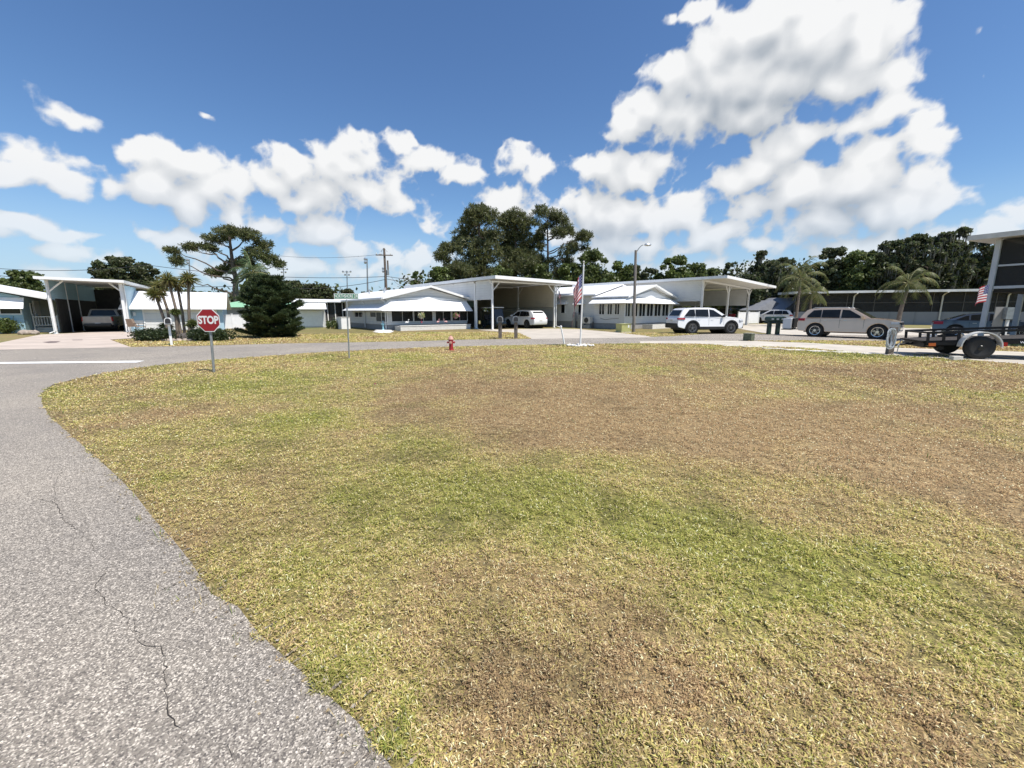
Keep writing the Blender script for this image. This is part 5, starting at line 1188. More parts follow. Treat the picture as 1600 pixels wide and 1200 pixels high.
def pine(label, px, top, Y, half_px, seed, specs, n=9000, leaf=.13, trunk_r=.3, lean=0.0, group='tall pines', pal=PINE):
    """specs: foliage pads (dx px, row px, rx px, rz px) read off the photo's silhouette and given depth"""
    g = np.random.default_rng(seed); T = P(px, top, Y); H = T.z; e = empty('pine_tree', (T.x, Y, 0), 0, label, 'tree', group); k = Y/FPX/1.0146
    m = MB(); th = [Vector((lean*(t_**2)+g.normal()*.05*H/20, g.normal()*.08, H*.94*t_)) for t_ in np.linspace(0, 1, 9)]
    m.path(th, [trunk_r*(1-.82*t_)+.03 for t_ in np.linspace(0, 1, 9)], 10)
    pads = []
    for (dx, row, rx, rz) in specs:
        z = P(px, row, Y).z; x = dx*k; y = g.normal()*max(1.0, abs(rx*k))*1.1
        pads.append((x, y, z, rx*k, rx*k*.9, rz*k))
        tz = max(.3*H, min(H*.9, z-abs(x)*.35-.4)); i = tz/(H*.94)*8; i0 = int(min(7, i)); p0 = th[i0].lerp(th[i0+1], i-i0)
        q = Vector((x*.9, y*.9, z-rz*k*.4)); limb(m, p0, q, trunk_r*.30, .035, g, 6, .07)
        for _ in range(4):
            v = Vector(rnd_unit(g, 1)[0]); q2 = Vector((x+v.x*rx*k*.7, y+v.y*rx*k*.6, z+v.z*rz*k*.6)); m.path([q, q.lerp(q2, .5)+Vector((0,0,-.1)), q2], [.035,.025,.012], 4)
    m.build('trunk', barkp, e, smooth=True)
    # needle tufts: small spiky balls gathered inside each pad
    A = np.array(pads); w = np.array([(p[3]*p[5]) for p in pads])**.8; nt = n//22; kk = g.choice(len(pads), nt, p=w/w.sum())
    u = rnd_unit(g, nt)*(g.random(nt)**.45)[:, None]; tc_ = A[kk, :3]+u*A[kk, 3:6]
    c = np.repeat(tc_, 22, axis=0); N = len(c); d = rnd_unit(g, N); d[:, 2] += .35; d /= np.linalg.norm(d, axis=1)[:, None]
    s = np.cross(d, rnd_unit(g, N)); s /= np.linalg.norm(s, axis=1)[:, None]; L_ = (leaf*3.2*(.7+.6*g.random(N)))[:, None]; V = np.empty((N, 4, 3)); wd = leaf*.30
    V[:, 0] = c+d*L_*.1-s*wd*.4; V[:, 1] = c+d*L_*.1+s*wd*.4; V[:, 2] = c+d*L_+s*wd; V[:, 3] = c+d*L_-s*wd
    pal = np.array(pal); tint = pal[(g.random(N)*len(pal)).astype(int)]*(0.75+.5*np.repeat(g.random(nt), 22))[:, None]*(.7+.6*g.random(N))[:, None]
    np_mesh('crown', V.reshape(-1, 3), 4, foli, e, tint=tint)
    return e
# spreading pine on the left
pine('lone spreading pine with flat topped crown and bare trunk, left of the dark conifer', 357, 352, 52, 80, 3,
 [(-35,370,20,7),(-10,361,22,8),(18,364,20,8),(40,372,17,8),(52,385,15,8),(-58,386,15,6),(-76,395,10,5),(-40,386,14,6),(-68,410,9,7),(45,398,20,9),(62,408,14,8),(20,408,13,6),(-8,410,14,7),(-38,425,14,6),(-20,418,10,5),(68,413,8,5),(-50,440,6,5),(30,418,8,4)], n=17000, leaf=.13, trunk_r=.42, group=None)
# tall pines behind the carport
pine('leftmost of three tall pines above the tan walled carport, widest crown', 748, 324, 74, 60, 5,
 [(-2,336,20,12),(-16,345,20,12),(14,345,20,12),(-28,360,18,14),(4,362,26,14),(24,368,14,14),(-34,378,14,10),(-48,388,14,9),(-56,402,12,10),(-42,414,20,14),(-10,390,30,16),(18,398,18,16),(-24,430,24,14),(6,425,28,16),(-50,428,14,12),(-4,410,22,12)], n=34000, leaf=.17, trunk_r=.42)
pine('middle one of three tall pines above the tan walled carport', 806, 326, 76, 40, 6,
 [(-2,338,18,11),(-14,350,16,12),(14,350,18,12),(0,368,26,14),(-16,385,18,14),(18,385,16,14),(0,402,26,16),(-14,422,22,16),(16,420,20,16),(26,402,10,10)], n=27000, leaf=.17, trunk_r=.4)
pine('rightmost of three tall pines, open crown with long bare limbs', 858, 327, 78, 60, 7,
 [(-14,338,12,10),(8,336,14,9),(18,345,12,9),(-4,352,14,9),(24,358,14,8),(-12,368,10,8),(12,368,12,8),(34,360,8,7),(46,374,14,9),(58,372,9,8),(40,385,12,8),(26,396,14,9),(-12,385,9,8),(-20,372,8,8),(30,408,14,9),(2,412,12,9),(-14,405,12,9),(55,388,8,6),(-22,420,14,12),(22,425,16,12)], n=20000, leaf=.16, trunk_r=.34, lean=-.3)

# round-crowned trees: column, top row, distance, half width
TREES = [
 (38,424,62,30,'small tree behind the blue cottage roof at the far left',OAK,21,{}),
 (8,436,70,26,'low tree at the very left edge behind the cottage',OAK,22,{}),
 (182,402,66,36,'dark round oak behind the white carport on the left',OAKD,23,{'n':14000}),
 (222,412,70,24,'smaller dark oak touching the right side of the round oak',OAKD,24,{}),
 (402,425,58,26,'leafy tree behind the top of the dark conifer',OAKL,25,{}),
 (455,440,66,26,'dark bushy tree right of the dark conifer',OAKD,26,{}),
 (494,445,70,30,'dark bushy tree left of the street name sign',OAKD,27,{}),
 (541,452,90,16,'small far tree above the street name sign',OAKD,28,{'n':2500}),
 (570,456,95,14,'tiny far tree beside the tall light poles',OAKD,29,{'n':2000}),
 (650,425,62,13,'narrow cone shaped tree above the mobile home roof',OAKL,30,{'n':3500,'nb':14}),
 (690,418,66,24,'light green tree at the left foot of the tall pines',OAKL,31,{}),
 (716,424,70,30,'dark tree under the leftmost tall pine',OAKD,32,{}),
 (780,416,72,34,'green tree between the feet of the tall pines',OAK,33,{}),
 (838,412,72,34,'green tree behind the flat carport roof corner',OAK,34,{}),
 (892,412,70,30,'bushy tree just behind the flagpole top',OAKL,35,{}),
 (928,392,70,34,'tall dense tree right of the flagpole',OAK,36,{'n':16000}),
 (968,408,74,26,'green tree left of the street lamp pole',OAKL,37,{}),
 (990,414,76,26,'dark tree directly behind the street lamp pole',OAKD,38,{}),
 (1020,420,76,24,'dark low tree right of the street lamp pole',OAKD,39,{}),
 (1056,402,70,32,'yellow green tree above the sunroom gable',OAKL,40,{'n':14000}),
 (1086,412,74,28,'tree between the yellow green tree and the big carport',OAK,41,{}),
 (1110,420,78,26,'low tree over the left end of the big carport roof',OAK,42,{}),
 (1144,410,78,16,'slim dark tree rising above the big carport roof',OAKD,43,{'n':3500}),
 (1192,392,70,24,'tall open oak right of the big carport roof',OAKD,44,{'moss':500,'gaps':.45,'fill':False}),
 (1222,404,66,28,'mossy oak behind the left palm',OAKD,45,{'moss':600}),
 (1256,418,66,22,'low mossy tree right above the left palm',OAKD,46,{'moss':300}),
 (1304,388,66,26,'dark rounded oak above the long shelter roof',OAKD,47,{'n':14000}),
 (1346,394,64,36,'broad green oak above the middle of the shelter roof',OAK,48,{'n':16000}),
 (1398,376,62,30,'mossy oak behind the right palm, reddish brown moss',OAKD,49,{'moss':800,'n':14000}),
 (1440,366,60,32,'tall mossy oak right behind the right palm crown',OAKD,50,{'moss':900,'n':14000,'gaps':.45}),
 (1478,364,60,28,'tall ragged mossy oak left of the deck roof',OAKD,51,{'moss':800,'gaps':.42}),
 (1504,356,60,26,'tallest ragged oak beside the deck roof corner',OAKD,52,{'moss':800,'gaps':.40}),
 (1545,372,62,30,'mossy oak seen behind the deck screens',OAKD,53,{'moss':300}),
 (1600,380,62,34,'oak behind the deck at the right edge',OAKD,54,{}),
 (1172,430,62,24,'shaded tree under the right tip of the big carport roof',OAKD,55,{'crown_lo':.08}),
 (336,458,75,22,'low tree line bush above the green roof',OAKD,56,{'n':3000,'crown_lo':.1}),
 (425,455,70,30,'low dark tree between lone pine and conifer',OAKD,57,{'n':4000,'crown_lo':.1}),
]
for (px, top, Y, hw_, lab, pal, sd_, kw) in TREES:
    a_ = dict(n=11000, leaf=.27, nb=75, crown_lo=.12, tr=.26); a_.update(kw); tree('tree', lab, 'tree', px, top, Y, hw_, sd_, pal, group='trees behind the homes', **a_)
# the far wood that closes the view between them
g = np.random.default_rng(99); cl = []
for px in range(-80, 1720, 16):
    Y = 92+g.random()*14; lo = 452 if px < 640 else (428 if px < 1180 else 412)
    if 520 < px < 640: lo = 466
    if -80 < px < 330: lo = 462
    T = P(px, lo+g.normal()*6, Y); r = 3.0+g.random()*2.0
    if T.z < r*1.1: r = T.z/1.5
    for q in range(3): cl.append((T.x+g.normal()*1.2, Y+g.normal()*3, max(r*.7, T.z-r*.7-q*3.6), r, r, r*.8))
    cl.append((T.x, Y, 1.6, 2.8, 2.5, 2.0))
tag(crown_mesh('distant_wood', cl, 62000, .55, None, g, OAKD+OAK[:1]), 'dark wood closing the view behind the homes', 'wood', kind='stuff')

# palms
def frond(c0, az_, el_, L_, droop, g, nl=26, ll=.5, lw=.035, out=None, V=None):
    """pinnate frond: curved rib with leaflets hanging both sides; appended to V, rib points returned"""
    d = np.array((math.cos(az_)*math.cos(el_), math.sin(az_)*math.cos(el_), math.sin(el_))); p = np.array(c0, float); pts = [p.copy()]; st = L_/nl
    for i in range(nl):
        d = d + np.array((0, 0, -droop/nl*(0.4+1.3*i/nl))); d /= np.linalg.norm(d); p = p+d*st; pts.append(p.copy())
        if i > 3:
            side = np.cross(d, (0, 0, 1)); side /= (np.linalg.norm(side)+1e-6); lenf = ll*math.sin(math.pi*min(1, (i/nl)*.9+.1))**.5
            for s_ in (-1, 1):
                ld = side*s_*.8 + d*.45 + np.array((0, 0, -.55-.3*g.random())); ld /= np.linalg.norm(ld); w = np.cross(ld, (d[1], -d[0], .3)); w /= (np.linalg.norm(w)+1e-6)
                q = p+ld*lenf*(.8+.4*g.random()); V.append([p-d*lw*.5, p+d*lw*.5, q+w*lw*.2, q-w*lw*.2])
    return pts
def feather_palm(label, px, base, top, Y, seed, tr=.16, nf=16, L_=3.0, pal=((.10,.13,.035),(.14,.16,.05),(.20,.19,.07)), lean=0, loz=0, group='feather palms', droop=2.4, ll=.75):
    g = np.random.default_rng(seed); T = P(px, top, Y); H = T.z; e = empty('palm_tree', (T.x, Y, 0), 0, label, 'palm', group)
    m = MB(); pts = [Vector((lean*t_*t_, 0, H*t_)) for t_ in np.linspace(0, 1, 8)]; m.path(pts, [tr*(1.15-.35*t_) for t_ in np.linspace(0, 1, 8)], 10); m.build('trunk', palmb, e, smooth=True)
    m = MB(); m.path([pts[-1]-Vector((0,0,.1)), pts[-1]+Vector((0,0,.9))], [tr*.85, tr*.35], 8); m.build('crown_shaft', mat('palm_crownshaft', (.16,.17,.07), .6), e, smooth=True)
    V = []; rib = MB(); c0 = (lean, 0, H+.7)
    for i in range(nf):
        az_ = i*2.399+g.random()*.5; el_ = R(78)-R(95)*(i/nf)+g.normal()*.12
        pt = frond(c0, az_, el_, L_*(.8+.35*g.random()), droop, g, 30, ll, .06, V=V); rib.path(pt, [.035-.03*k/30 for k in range(31)], 4, False)
    V = np.array(V); n = len(V); pal = np.array(pal); tint = pal[(g.random(n)*len(pal)).astype(int)]*(.7+.6*g.random(n))[:, None]
    fo = np_mesh('fronds', V.reshape(-1, 3), 4, foli, e, tint=tint); rib.build('frond_rib', mat('frond_rib', (.20,.19,.08), .6), fo)
    return e
feather_palm('feather palm with pale trunk behind the champagne car, left of the two palms', 1250, 500, 447, 43, 61, nf=15, L_=2.9, tr=.13)
feather_palm('feather palm with leaning grey trunk in front of the long shelter', 1411, 505, 455, 39, 62, tr=.17, nf=13, L_=2.7, lean=.35)
feather_palm('drooping palm peeking over the left shoulder of the dark conifer', 396, 500, 438, 40, 63, nf=14, L_=2.6, pal=((.08,.13,.05),(.12,.17,.07)))
feather_palm('small palm seen low right of the left feather palm', 1268, 500, 468, 46, 64, nf=12, L_=2.2, tr=.12)

def spiky_palm(label, base, joints, seed, rb=.075, r0=.5, nb=260, gold=.6, group='small spiky palms in the rock bed'):
    """slender stemmed palm: base point, stem points relative to it, ball of narrow gold green blades on top"""
    g = np.random.default_rng(seed); e = empty('spiky_palm', base, 0, label, 'palm', group)
    m = MB(); pts = [Vector((0,0,0))]+[Vector(j) for j in joints]; m.path(pts, [rb*(1-.3*k/len(pts)) for k in range(len(pts))], 8); m.build('trunk', palmb, e, smooth=True)
    c = np.array(joints[-1]); d = rnd_unit(g, nb); d[:, 2] = d[:, 2]*.85+.15; d /= np.linalg.norm(d, axis=1)[:, None]
    L_ = r0*(.7+.5*g.random(nb)); L_ *= np.where(d[:, 2] < -.3, .75, 1)
    s = np.cross(d, rnd_unit(g, nb)); s /= np.linalg.norm(s, axis=1)[:, None]; w = .022*(.7+.6*g.random(nb))
    mid = c+d*(L_*.55)[:, None]; tip = c+d*L_[:, None]; tip[:, 2] -= L_*.22
    V = np.empty((nb, 4, 3)); V[:, 0] = c; V[:, 1] = mid-s*w[:, None]; V[:, 2] = tip; V[:, 3] = mid+s*w[:, None]
    pal = np.array([(.30,.24,.07),(.22,.21,.06),(.12,.14,.04),(.36,.28,.11)]); i = (g.random(nb)*4).astype(int); lowb = d[:, 2] < -.35
    tint = pal[i]*(.6+.7*g.random(nb))[:, None]; tint[lowb] = np.array((.20,.14,.07)); tint = tint*gold+np.array((.07,.10,.03))*(1-gold)*1.2
    np_mesh('fronds', V.reshape(-1, 3), 4, foli, e, tint=tint)
    return e
BY = 22.5
def pp(px, py, Y=BY): return P(px, py, Y)
def stem(points, label, seed, Y=BY, **kw):
    b = pp(points[0][0], points[0][1], Y); b.z = 0; js = []
    for (px, py) in points[1:]: q = pp(px, py, Y); js.append((q.x-b.x, 0, q.z))
    spiky_palm(label, b, js, seed, **kw)
stem([(266,522),(255,495),(243,461)], 'spiky palm leaning furthest left in the rock bed', 71, r0=.62)
stem([(268,522),(262,485),(250,448)], 'spiky palm with hanging gold head, second from the left in the rock bed', 72, Y=23.2, r0=.60)
stem([(284,524),(274,480),(263,438)], 'tall spiky palm in the middle of the rock bed leaning left', 73, Y=22.2, r0=.60)
stem([(289,524),(285,490),(277,446)], 'tall spiky palm just right of the leaning middle one', 74, Y=22.9, r0=.62)
stem([(296,526),(295,480),(294,437)], 'straight upright spiky palm, right of the leaning ones', 75, Y=22.4, r0=.60)
stem([(277,522),(274,488)], 'short dark green spiky palm low between the stems', 76, r0=.30, gold=.15, Y=22.0)
stem([(299,524),(300,506)], 'short green spiky palm at the foot of the upright stem', 77, r0=.36, gold=.2, Y=21.8)
stem([(262,524),(260,511)], 'low dark spiky plant behind the white mailbox', 78, r0=.42, gold=.1, Y=23.5)
stem([(321,524),(320,514)], 'low spiky plant behind the stop sign post', 79, r0=.42, gold=.35, Y=22.8)
# bed of rocks, dark ground cover
def rock(name, label, c, sz, seed, m, group, rz=None):
    r = random.Random(seed); bm = bmesh.new(); bmesh.ops.create_icosphere(bm, subdivisions=2, radius=1.0)
    for v in bm.verts:
        k = 1+(r.random()-.5)*.28; v.co = Vector((v.co.x*sz[0]*k, v.co.y*sz[1]*k, max(-.35, v.co.z)*sz[2]*k))
    me = bpy.data.meshes.new(name); bm.to_mesh(me); bm.free(); o = link(name, me, m); o.location = c; o.rotation_euler.z = r.random()*6 if rz is None else rz
    return tag(o, label, 'rock', group)
bed = pp(288, 526, 22.5); bed.z = 0
RG = 'border rocks round the palm bed'
for k in range(26):
    a_ = R(180)+R(180)*k/25; x = bed.x+2.35*math.cos(a_); y = bed.y+.5+1.45*math.sin(a_)
    rock('border_rock', 'rough tan border rock edging the front of the palm bed', (x, y, .04), (.17,.11,.12), 200+k, stone, RG, a_+R(90))
g = np.random.default_rng(44)
def shrub(name, label, c, rx, ry, rz, seed, pal, n=2600, leaf=.07, group=None, cat='shrub', lumps=9):
    g = np.random.default_rng(seed); e = empty(name, c, 0, label, cat, group)
    cl = [(g.normal()*rx*.4, g.normal()*ry*.4, rz*(.35+.4*g.random()), rx*.55, ry*.55, rz*.5) for _ in range(lumps)]
    crown_mesh('leaves', cl, n, leaf, e, g, pal); m = MB()
    for c_ in cl[:4]: m.path([(0,0,0), (c_[0]*.6, c_[1]*.6, c_[2]*.8)], [.03,.012], 5)
    m.build('stem', bark, e); return e
DG = [(.030,.050,.018),(.045,.065,.022),(.06,.08,.03)]
for i, (px, w_, lab) in enumerate(((240,.75,'dark low shrub at the left end of the palm bed'),(258,.6,'dark low shrub behind the white mailbox post'),(318,.6,'dark low shrub right of the upright palm'),(336,.65,'dark low shrub behind the stop sign at the bed end'))):
    q = pp(px, 526, 22.0 if i != 2 else 21.8); shrub('shrub', lab, (q.x, q.y, 0), w_*1.5, .6, .55, 300+i, DG, group='dark shrubs in the palm bed')
for i, (px, py, s_) in enumerate(((285,521,.35),(305,518,.42),(314,519,.38),(276,523,.25))):
    q = pp(px, py, 22.3); rock('boulder', ['grey boulder at the foot of the palms','dark boulder right of the upright palm stem','dark rounded boulder behind the stop sign post','small boulder left of the palm stems'][i], (q.x, 22.3+.05*i, .15), (s_, s_*.8, s_*.75), 330+i, mat('dark_rock', (.10,.09,.085), .9, vary=.3, bump=.5), 'boulders in the palm bed')
q = G(16, 521); shrub('shrub', 'round green shrub in front of the blue cottage window', (q.x, q.y, 0), .85, .7, 1.0, 310, OAKL, n=3500)
for i, px in enumerate((38, 46, 56)): q = G(px, 522.5); rock('boulder', ['grey rock left of the cottage corner','tan rock at the cottage corner','pale rock beside the cottage steps'][i], (q.x, q.y, .08), (.3,.22,.22), 340+i, stone, None)

# dark conifer with upswept branches
cb = G(428, 527); Hc = 4.05
e = empty('conifer', cb, 0, 'big dark green conifer with upswept layered branches on the lawn across the road', 'tree')
g = np.random.default_rng(81); m = MB(); m.path([(0,0,0),(0,0,Hc*.8)], [.16,.05], 8); C = []; D = []
for i in range(105):
    t_ = (i+.5)/105; z = .15+Hc*.80*t_; az_ = i*2.399+g.random()*.4; rad = 2.0*(min(1, (t_+.16)/.30))**.5*(1-max(0, t_-.22)**1.25*.98)*(.62+.50*g.random())
    el_ = R(6+36*t_+g.normal()*5); p0 = Vector((0,0,z-.1)); q = p0+Vector((math.cos(az_)*rad, math.sin(az_)*rad, math.tan(el_)*rad*.65+ rad*rad*.02)); mid = p0.lerp(q, .5)-Vector((0,0,.08*rad)); m.path([p0, mid, q], [.03,.02,.01], 4)
    ns = int(24*rad)+8
    for k in range(ns):
        u = .25+.75*(k/ns); b = (p0.lerp(mid, u*2) if u < .5 else mid.lerp(q, u*2-1)); dd_ = (q-mid).normalized()
        for s_ in (-1, 1):
            side = Vector((-math.sin(az_), math.cos(az_), 0))*s_; tl = .42*(1.15-u)+.12
            for j in range(4):
                tt_ = (j+1)/4; pos = b+(side*.85+dd_*.6)*tl*tt_; C.append(pos); D.append((side*.5+dd_*.8+Vector((0,0,.45))).normalized())
        if k > ns*.8:
            for j in range(4): C.append(b+dd_*.03*j); D.append((dd_+Vector((0,0,.7))).normalized())
C = np.array([tuple(c) for c in C]); D = np.array([tuple(d) for d in D]); C = np.repeat(C, 3, 0)+g.normal(size=(len(C)*3, 3))*.035; D = np.repeat(D, 3, 0)+g.normal(size=(len(C), 3))*.45
D /= np.linalg.norm(D, axis=1)[:, None]; N = len(C); s = np.cross(D, rnd_unit(g, N)); s /= np.linalg.norm(s, axis=1)[:, None]; L_ = (.13*(.6+.7*g.random(N)))[:, None]
V = np.empty((N, 4, 3)); V[:, 0] = C-s*.008; V[:, 1] = C+s*.008; V[:, 2] = C+D*L_+s*.018; V[:, 3] = C+D*L_-s*.018
pal = np.array([(.040,.066,.026),(.058,.086,.032),(.085,.112,.042)]); np_mesh('crown', V.reshape(-1, 3), 4, foli, e, tint=pal[(g.random(N)*3).astype(int)]*(.7+.6*g.random(N))[:, None]); m.build('trunk', bark, e)
print('conifer', N)

# ------------------------------------------------------------------ street furniture
def ground_pt(px, py): p = G(px, py); p.z = 0; return p
# stop sign
red = mat('stop_red', (0.30, 0.008, 0.014), 0.4, vary=.05)
b = ground_pt(333.5, 582); YS = b.y; top = P(325.5, 485, YS)
e = empty('stop_sign', b, 0, 'red octagonal stop sign on a leaning steel post at the road corner', 'road sign')
tv = Vector((top.x-b.x, 0, top.z)); m = MB(); m.path([(0,.02,-.05), (tv.x, .02, tv.z)], [.030,.030], 6); m.build('post', galv, e)
sc_ = P(325.5, 500.5, YS-.03); hp = (P(343.3, 500, YS-.03).x-P(307.7, 500, YS-.03).x)/2; ctr = sc_-b
s_e = MB(); R8 = hp/math.cos(R(22.5))
def octa(r, y0, y1): return [(ctr.x+r*math.cos(R(22.5+45*k)), ctr.z+r*math.sin(R(22.5+45*k))) for k in range(8)]
face = MB(); face.prism_y(octa(R8, 0, 0), -.030, -.026); fo = face.build('sign_plate', white, e)
r2 = MB(); r2.prism_y(octa(R8*.93, 0, 0), -.033, -.0302); r2.build('red_face', red, fo)
textmesh('lettering', 'STOP', hp*.92, white, fo, (ctr.x, -.0345, ctr.z), (R(90), 0, 0), .001, bold=.010, sx=.80)
# street name sign
b = ground_pt(545.8, 560.5); top = P(541.5, 468, b.y)
e = empty('street_name_sign', b, 0, 'green street name sign on a thin post across the lawn', 'street sign')
tv = Vector((top.x-b.x, 0, top.z)); m = MB(); m.path([(0,0,-.05),(tv.x,0,tv.z)], [.024,.024], 8); m.build('post', galv, e)
gs = mat('sign_green', (.012,.22,.10), .45, vary=.05); l_, r_ = P(522.5, 463, b.y), P(559.5, 463, b.y); tp, bt = P(541, 459.2, b.y), P(541, 466.6, b.y)
m = MB(); m.box(l_.x-b.x, r_.x-b.x, -.006, .006, bt.z, tp.z); po = m.build('name_plate', gs, e, bevel=.004)
m = MB(); m.box(l_.x-b.x-.012, r_.x-b.x+.012, -.004, .004, bt.z-.012, tp.z+.012); m.build('plate_edge', white, e)
textmesh('lettering', 'NORTHSHORE DR', (tp.z-bt.z)*.98, white, po, ((l_.x+r_.x)/2-b.x, -.008, (tp.z+bt.z)/2), (R(90), 0, 0), .001, bold=.003, sx=.62)
# hydrant
b = ground_pt(705, 547.5); hyr = mat('hydrant_red', (.34,.025,.03), .5, vary=.2, vscale=12); hyp = mat('faded_hydrant_top', (.55,.30,.24), .6, vary=.15, vscale=10)
ht = P(705, 523.5, b.y).z; k = ht/.80
e = empty('fire_hydrant', b, 0, 'red fire hydrant with faded pink cap on the lawn edge', 'fire hydrant'); e.scale = (k, k, k)
m = MB(); m.lathe([(.15,0),(.15,.05),(.105,.06),(.105,.50),(.13,.51),(.13,.55),(.11,.56)], n=20); m.build('barrel', hyr, e, smooth=True)
m = MB(); m.lathe([(.14,.56),(.145,.59),(.13,.61),(.115,.68),(.07,.73),(.03,.75),(.03,.80),(.0001,.80)], n=20); m.build('bonnet', hyp, e, smooth=True)
for (ax, sg, rr_, nm) in (('x',1,.055,'nozzle_cap'),('x',-1,.055,'nozzle_cap'),('y',-1,.075,'pumper_cap')):
    m = MB(); pr = [(rr_*.8,.09*sg),(rr_*.8,.14*sg),(rr_,.14*sg),(rr_,.19*sg),(.02,.195*sg),(.02,.22*sg)]; m.lathe(pr, (0,0,.42), ax, 14); m.build(nm, hyr if ax == 'x' else hyp, e)
m = MB(); m.lathe([(.16,0),(.16,.03)], n=16); m.build('base_flange', hyr, e)
# mailboxes with newspaper-holder shape on posts
def mailbox(b, h, label, m1, m2, w=.17, rz=0, group='mailboxes along the far road edge', post_w=.10, dark_front=True):
    e = empty('mailbox', b, rz, label, 'mailbox', group)
    MB().box(-post_w/2, post_w/2, -post_w/2, post_w/2, 0, h-.02).build('post', m2, e)
    m = MB(); pr = [(-w*.75, h)]+[(w*.75*math.cos(a), h+.16+w*.75*math.sin(a)) for a in [math.pi-math.pi*i/10 for i in range(11)]]+[(w*.75, h)]; m.prism_y(pr, -.32, .22); bo = m.build('box', m1, e, smooth=True)
    if dark_front:
        m = MB(); pr = [(x*.78, h+.03+(z-h)*.82) for x, z in pr]; m.prism_y(pr, -.335, -.322); m.build('door', blackp, bo)
    return e
mb1, mb2 = ground_pt(781.5, 529.4), ground_pt(806, 529)
mailbox(mb1, .95, 'left of two grey arched mailboxes on dark posts by the far road edge', galv, woodg, w=.23, post_w=.20)
mailbox(mb2, .95, 'right of two grey arched mailboxes on dark posts by the far road edge', galv, woodg, w=.23, post_w=.20)
b = ground_pt(268.5, 540); mailbox(b, .98, 'white mailbox on a white post before the palm bed', white, white, w=.17, rz=R(36), post_w=.09, group='mailboxes along the far road edge')
b = ground_pt(1205, 522.8)
e = empty('mailbox_cluster', b, R(10), 'dark green double post mailbox stand beside the concrete drive', 'mailbox')
dkg = mat('dark_green_paint', (.02,.045,.035), .45)
for x in (-.22, .45): MB().box(x-.1, x+.1, -.1, .1, 0, .85).build('post', dkg, e)
MB().box(-.45,.7,-.12,.12,.85,.95).build('crossbar', dkg, e)
for x in (-.28,.1,.48): m = MB(); m.prism_y([(x-.16,.95)]+[(x+.16*math.cos(a), 1.08+.13*math.sin(a)) for a in [math.pi-math.pi*i/8 for i in range(9)]]+[(x+.16,.95)], -.3, .22); bo = m.build('box', dkg, e, smooth=True); MB().box(x-.09,x+.09,-.31,-.302,.99,1.09).build('number_plate', alu, bo)
# utility boxes
b = ground_pt(978, 519.5); e = empty('transformer_box', b, R(20), 'pale yellow green transformer box at the foot of the street lamp', 'utility box')
yg = mat('yellow_green_paint', (.42,.42,.17), .6, vary=.12); wdt = (P(988, 515, b.y).x-P(967.5, 515, b.y).x)*.82; hh = P(978, 506, b.y).z
m = MB(); m.box(-wdt/2, wdt/2, 0, .75, .04, hh*.93); m.build('body', yg, e, bevel=.02); m = MB(); m.box(-wdt/2-.03, wdt/2+.03, -.03, .78, hh*.932, hh); m.build('lid', yg, e, bevel=.01); MB().box(.15,.27,-.012,-.002,.35,.55).build('label_plate', white, e); MB().box(-wdt/2-.05,wdt/2+.05,-.06,.8,0,.04).build('pad', slabm, e)
b = ground_pt(1176, 533); e = empty('utility_pedestal', b, R(38), 'weathered green grey utility box on the grass strip tip', 'utility box')
wdt = (P(1184, 525, b.y).x-P(1167, 525, b.y).x)*.72; hh = P(1175, 520.5, b.y).z
m = MB(); m.box(-wdt/2, wdt/2, 0, wdt, 0, hh*.92); m.build('body', mat('mossy_green_paint', (.10,.115,.075), .8, vary=.35, vscale=9), e, bevel=.01); m = MB(); m.box(-wdt/2-.02, wdt/2+.02, -.02, wdt+.02, hh*.922, hh); m.build('lid', mat('pale_lid', (.34,.33,.26), .8), e, bevel=.01)
# leaning white pipe marker
b = ground_pt(882.5, 538.5); tp = P(876.5, 510, b.y); e = empty('marker_post', b, 0, 'thin leaning white marker pipe left of the flagpole', 'marker')
m = MB(); m.path([(0,0,-.05),(tp.x-b.x,0,tp.z-.03)], [.035,.035], 8); m.build('pipe', white, e); m = MB(); m.lathe([(.05,-.03),(.05,.04),(.02,.06)], (tp.x-b.x,0,tp.z-.02), n=10); m.build('cap', white, e)
# flagpole with white stones
b = ground_pt(906.5, 541); YF = b.y; tp = P(912, 411, YF)
e = empty('flagpole', b, 0, 'tall white flagpole standing in a ring of white stones', 'flagpole')
tv = Vector((tp.x-b.x, 0, tp.z)); m = MB(); m.path([(0,0,-.05), tuple(tv)], [.040,.026], 10); m.build('pole', white, e, smooth=True)
m = MB(); m.lathe([(.0001,-.045),(.035,-.03),(.045,0),(.035,.03),(.0001,.045)], (tv.x,0,tv.z+.05), n=12); m.build('finial', offw, e, smooth=True)
m = MB(); m.tube((.045,-.03,.9),(tv.x+.03,-.03,tv.z-.1), .005, n=4); m.build('halyard', white, e)
for k in range(24):
    r = random.Random(k+5); a_ = r.random()*6.28; q = r.random()**.5
    rock('white_stone', 'white stone in the small heap round the flagpole foot', (b.x+.62*q*math.cos(a_), b.y+.42*q*math.sin(a_), .03+.02*r.random()), (.085,.07,.055), 400+k, stonew, 'white stones round the flagpole')
fr_, fw_, fb_ = mat('flag_red', (.42,.03,.045), .8), mat('flag_white', (.72,.70,.70), .8), mat('flag_blue', (.03,.045,.16), .8)
